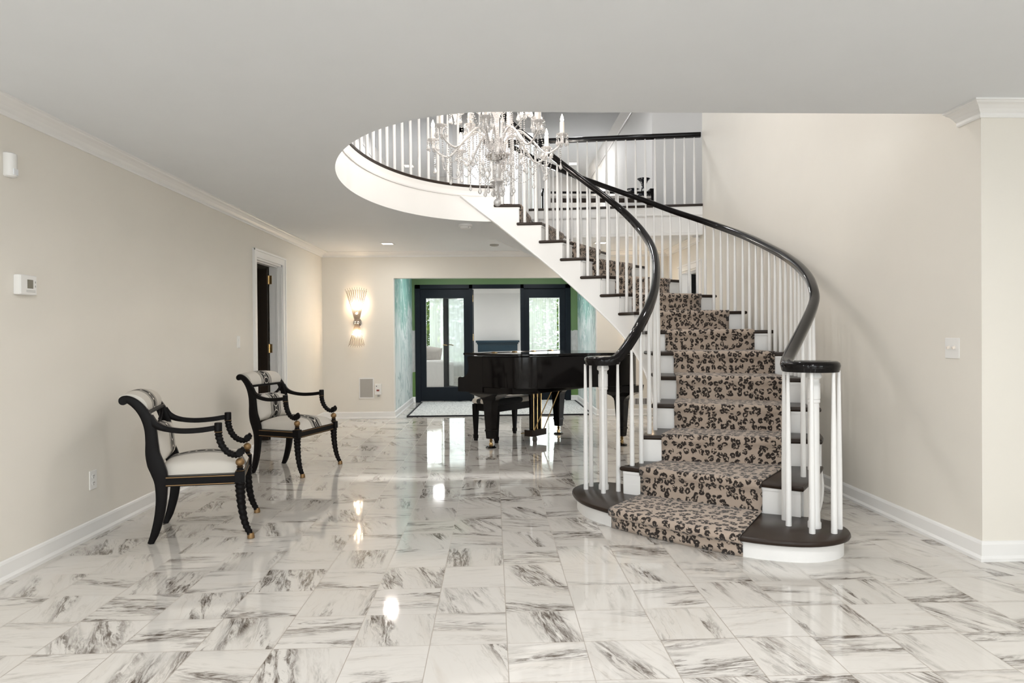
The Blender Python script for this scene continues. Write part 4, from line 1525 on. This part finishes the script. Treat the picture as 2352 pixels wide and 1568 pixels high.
for i in range(6):
    a = 2 * PI * i / 6 + .3
    m = M(); x, y = .045 * math.cos(a), .045 * math.sin(a)
    bead_string(m, [(x, y, .19), (x * .9, y * .9, .13)], .013, .006); drop(m, x * .9, y * .9, .13, .055, .013)
    m.build('pendants', CRYSTAL, ch)


# ------------------------------------------------------------------ wall sconces
def sconce(x, label):
    t = thing('wall_sconce', label, 'wall lamp', (x, YB, 1.40), 0, 'fan sconces on the back wall')
    m = M(); m.tube([(0, 0, 0), (0, -.018, 0)], .062, 20); m.build('backplate', CHROME, t, 40)
    m = M(); m.tube([(0, -.018, 0), (0, -.075, 0)], .02, 12).ball((-.022, -.082, 0), .022, 10, 8).ball((.022, -.082, 0), .022, 10, 8); m.build('hub', CHROME, t, 50)
    for sg, L, n_ in ((1, .50, 19), (-1, .36, 15)):
        m = M()
        for i in range(n_):
            a = math.radians(-17 + 34 * i / (n_ - 1))
            for row, (rb, tip) in enumerate(((.03, .15), (.075, .06))):
                if row and i % 2: continue
                l_ = L * (1 - .06 * (i % 2) - .05 * row)
                m.tube([(.028 * math.sin(a) / .3, -rb, .02 * sg), (math.sin(a) * l_ + .02 * math.sin(a), -rb - (tip - rb) * 1.0 * (1 if row else .8), sg * math.cos(a) * l_)], .0028, 5)
        m.build('rod_fan', CHROME if False else GLASSROD, t, 60)
    for z in (.13, .28, -.17):
        for dx in ((-.05, .05) if z != .13 else (0,)):
            m = M(); m.ball((dx, -.075, z), .014, 10, 8); m.build('bulb', BULB, t, 80)
    point('sconce_light', (x, YB - .075, 1.66), 8, .012, (1, .74, .48))
    point('sconce_light', (x, YB - .075, 1.26), 5, .012, (1, .74, .48))


GLASSROD = pm('smoky_glass_rod', (.55, .46, .38), .15, .6)
sconce(-1.957, 'lit silver fan sconce on the back wall left of the alcove')
sconce(2.02, 'lit fan sconce on the back wall right of the alcove, half hidden by the stair')

# ------------------------------------------------------------------ ceiling fittings
DOWN = ((-1.378, 9.12, 'square recessed light in the low ceiling left of the alcove', True), (1.44, 9.09, 'square recessed light in the low ceiling behind the stair', True))
for x, y, lb, on in DOWN:
    t = thing('recessed_light', lb, 'ceiling light', (x, y, ZC), 0, 'recessed ceiling lights')
    m = M()
    for a, b, c, d in ((-.09, .09, -.09, -.07), (-.09, .09, .07, .09), (-.09, -.07, -.07, .07), (.07, .09, -.07, .07)):
        m.box(a, b, c, d, -.006, -.001)
    m.build('trim_ring', PLASTIC, t)
    m = M(); m.box(-.07, .07, -.07, .07, -.004, -.001); m.build('lamp_panel', PANEL, t)
    area('downlight', (x, y, ZC - .02), (0, 0, 0), .14, .14, 9, (1, .95, .88))
for x, y, lb in ((-1.95, 16.35, 'square recessed light in the upstairs ceiling at left'), (1.91, 16.1, 'square recessed light in the upstairs ceiling at right')):
    t = thing('recessed_light', lb, 'ceiling light', (x, y, ZT), 0, 'recessed ceiling lights')
    m = M(); m.box(-.13, .13, -.13, .13, -.006, -.001); m.build('trim_ring', PLASTIC, t)
    m = M(); m.box(-.10, .10, -.10, .10, -.008, -.006); m.build('lamp_panel', PANEL, t)
    area('downlight', (x, y, ZT - .03), (0, 0, 0), .14, .14, 10, (1, .93, .84))
sd = thing('smoke_detector', 'round white smoke detector under the stair opening', 'smoke detector', (-.29, 7.55, ZC))
m = M(); m.lathe([(.075, 0), (.075, -.018), (.06, -.024)], (0, 0, 0), 24); m.build('base', PLASTIC, sd, 30)
m = M(); m.lathe([(.058, -.022), (.062, -.03), (.055, -.045), (.03, -.052), (.001, -.053)], (0, 0, 0), 24); m.build('cover', PLASTIC, sd, 30)
m = M(); m.box(.03, .038, -.062, -.058, -.042, -.032); m.build('lamp', GREYP, sd)
hs = thing('heat_detector', 'small flat ceiling sensor near the back wall crown', 'sensor', (.03, 9.25, ZC))
m = M(); m.lathe([(.06, 0), (.06, -.012), (.045, -.02), (.001, -.022)], (0, 0, 0), 20); m.build('body', GREYP, hs, 30)

# ------------------------------------------------------------------ wall fittings


def plate_thing(name, label, cat, loc, group=None):
    return thing(name, label, cat, loc, 0, group)


t = thing('motion_sensor', 'white rounded sensor box high on the left wall', 'sensor', (XL, 3.60, 2.10))
R = []
for z in (-.062, -.056, .056, .062):
    w = .8 if abs(z) > .06 else 1
    R.append([(x * w + .001, y * w, z) for x, y in ((0, -.034), (.018, -.034), (.036, -.02), (.042, 0), (.036, .02), (.018, .034), (0, .034))])
m = M(); m.rings(R); m.build('body', PLASTIC, t, 40)
m = M(); m.box(.030, .0435, -.016, .016, -.05, -.02); m.build('lens', CEIL, t)
t = thing('thermostat', 'white thermostat with a small dark screen on the left wall', 'thermostat', (XL, 3.70, 1.497))
m = M(); m.prism([(.001, -.068), (.030, -.066), (.034, -.06), (.034, .06), (.030, .066), (.001, .068)], -.052, .052, .004); m.build('body', PLASTIC, t, 30)
m = M(); m.box(.034, .0355, -.012, .032, -.018, .028); m.build('screen', pm('lcd_screen', (.20, .185, .15), .3), t)
m = M()
for z in (-.03, -.037):
    m.box(.034, .0348, -.02, .05, z, z + .002)
m.box(.034, .0348, .048, .053, .012, .022).box(.034, .0348, .048, .053, -.01, 0); m.build('button', GREYP, t)
t = thing('wall_outlet', 'white double outlet low on the left wall behind the near armchair', 'outlet', (XL, 4.31, .345))
m = M(); m.prism([(.0005, -.036), (.006, -.036), (.006, .036), (.0005, .036)], -.058, .058, .002); m.build('plate', PLASTIC, t)
for z in (-.021, .021):
    m = M(); m.tube([(.006, 0, z), (.008, 0, z)], .016, 14); o = m.build('receptacle', PLASTIC, t, 30)
    m = M(); m.box(.008, .0085, -.008, -.005, z - .001, z + .009).box(.008, .0085, .005, .008, z - .001, z + .009).box(.008, .0085, -.002, .002, z - .011, z - .006); m.build('slot', RUGEDGE, o)
t = thing('light_switch', 'white single switch on the left wall before the dark doorway', 'light switch', (XL, 6.75, 1.16))
m = M(); m.prism([(.0005, -.036), (.006, -.036), (.006, .036), (.0005, .036)], -.058, .058, .002); m.build('plate', PLASTIC, t)
m = M(); m.box(.006, .010, -.016, .016, -.032, .032); m.build('rocker', PLASTIC, t)
t = thing('light_switch', 'white double toggle switch on the right wall near the corner', 'light switch', (XR, 3.775, 1.122))
m = M(); m.prism([(-.006, -.058), (-.0005, -.058), (-.0005, .058), (-.006, .058)], -.058, .058, .002); m.build('plate', PLASTIC, t)
for y in (-.023, .023):
    m = M(); m.obox((-.012, y, .004), (.9, 0, .3), (0, 1, 0), (-.3, 0, .9), .010, .005, .007); m.build('toggle', CANDLE, t)
t = thing('speaker_grille', 'grey framed speaker grille low on the back wall', 'speaker', (-1.838, YB, .447))
m = M(); m.box(-.108, .108, -.010, 0, -.15, .15); m.build('frame', TRIM, t)
m = M(); m.box(-.092, .092, -.013, -.010, -.133, .133); m.build('grille', GREYP, t)
t = thing('gas_alarm', 'white plug in alarm with a red light beside the speaker grille', 'alarm', (-1.665, YB, .425))
m = M(); m.prism([(-.046, -.045), (.046, -.045), (.046, -.002), (-.046, -.002)], -.075, .085, .006); m.build('body', PLASTIC, t, 30)
m = M(); m.tube([(-.022, -.045, .05), (-.022, -.047, .05)], .007, 10); m.build('test_button', RUGEDGE, t)
m = M(); m.box(-.022, .018, -.0465, -.045, -.022, .002); m.build('display', pm('red_display', (.25, .03, .02), .3), t)
m = M(); m.box(-.012, .014, -.03, -.004, -.105, -.076); m.build('plug', GREYP, t)
t = thing('wall_vent', 'small slotted vent low on the back wall right of the alcove', 'vent', (2.17, YB, .21))
m = M(); m.box(-.10, .10, -.008, 0, -.055, .055); m.build('frame', TRIM, t)
m = M()
for i in range(12):
    m.box(-.085 + i * .015, -.077 + i * .015, -.010, -.008, -.042, .042)
m.build('louvre', RUGEDGE, t)

# ------------------------------------------------------------------ upstairs hall: bench and two vases
b = thing('hall_bench', 'long black framed bench in the upstairs hall behind the gallery railing', 'bench', (1.55, 10.05, ZU))
for x in (-.78, .78):
    for y in (-.17, .17):
        m = M(); m.box(x - .025, x + .025, y - .025, y + .025, 0, .47); m.build('leg', SATIN, b)
    m = M(); m.box(x - .045, x + .045, -.2, .2, .47, .50); m.build('end_rail', SATIN, b)
m = M(); m.box(-.78, .78, -.19, -.165, .43, .46); m.build('rail', SATIN, b)
m = M(); m.box(-.77, .77, -.165, .165, .365, .40); m.build('seat', SOFA, b)


def vase(label, loc, h, r):
    m = M(); m.lathe([(r * .62, 0), (r * .95, .01), (r * 1.05, h * .06), (r * .8, h * .16), (r * .42, h * .32), (r * .36, h * .5), (r * .40, h * .68), (r * .62, h * .85), (r * 1.0, h * .985), (r * .96, h), (r * .55, h * .86), (r * .001, h * .80)], (0, 0, 0), 24)
    o = m.build('vase', PORC, smooth=50); o.location = loc
    tag(o, label, 'vase', 'dark flared vases upstairs')


vase('taller dark patterned vase with flared mouth on the upstairs bench', (2.22, 9.98, ZU + .40), .27, .095)
vase('shorter dark patterned vase to the left of the taller upstairs vase', (2.09, 10.14, ZU + .40), .15, .10)
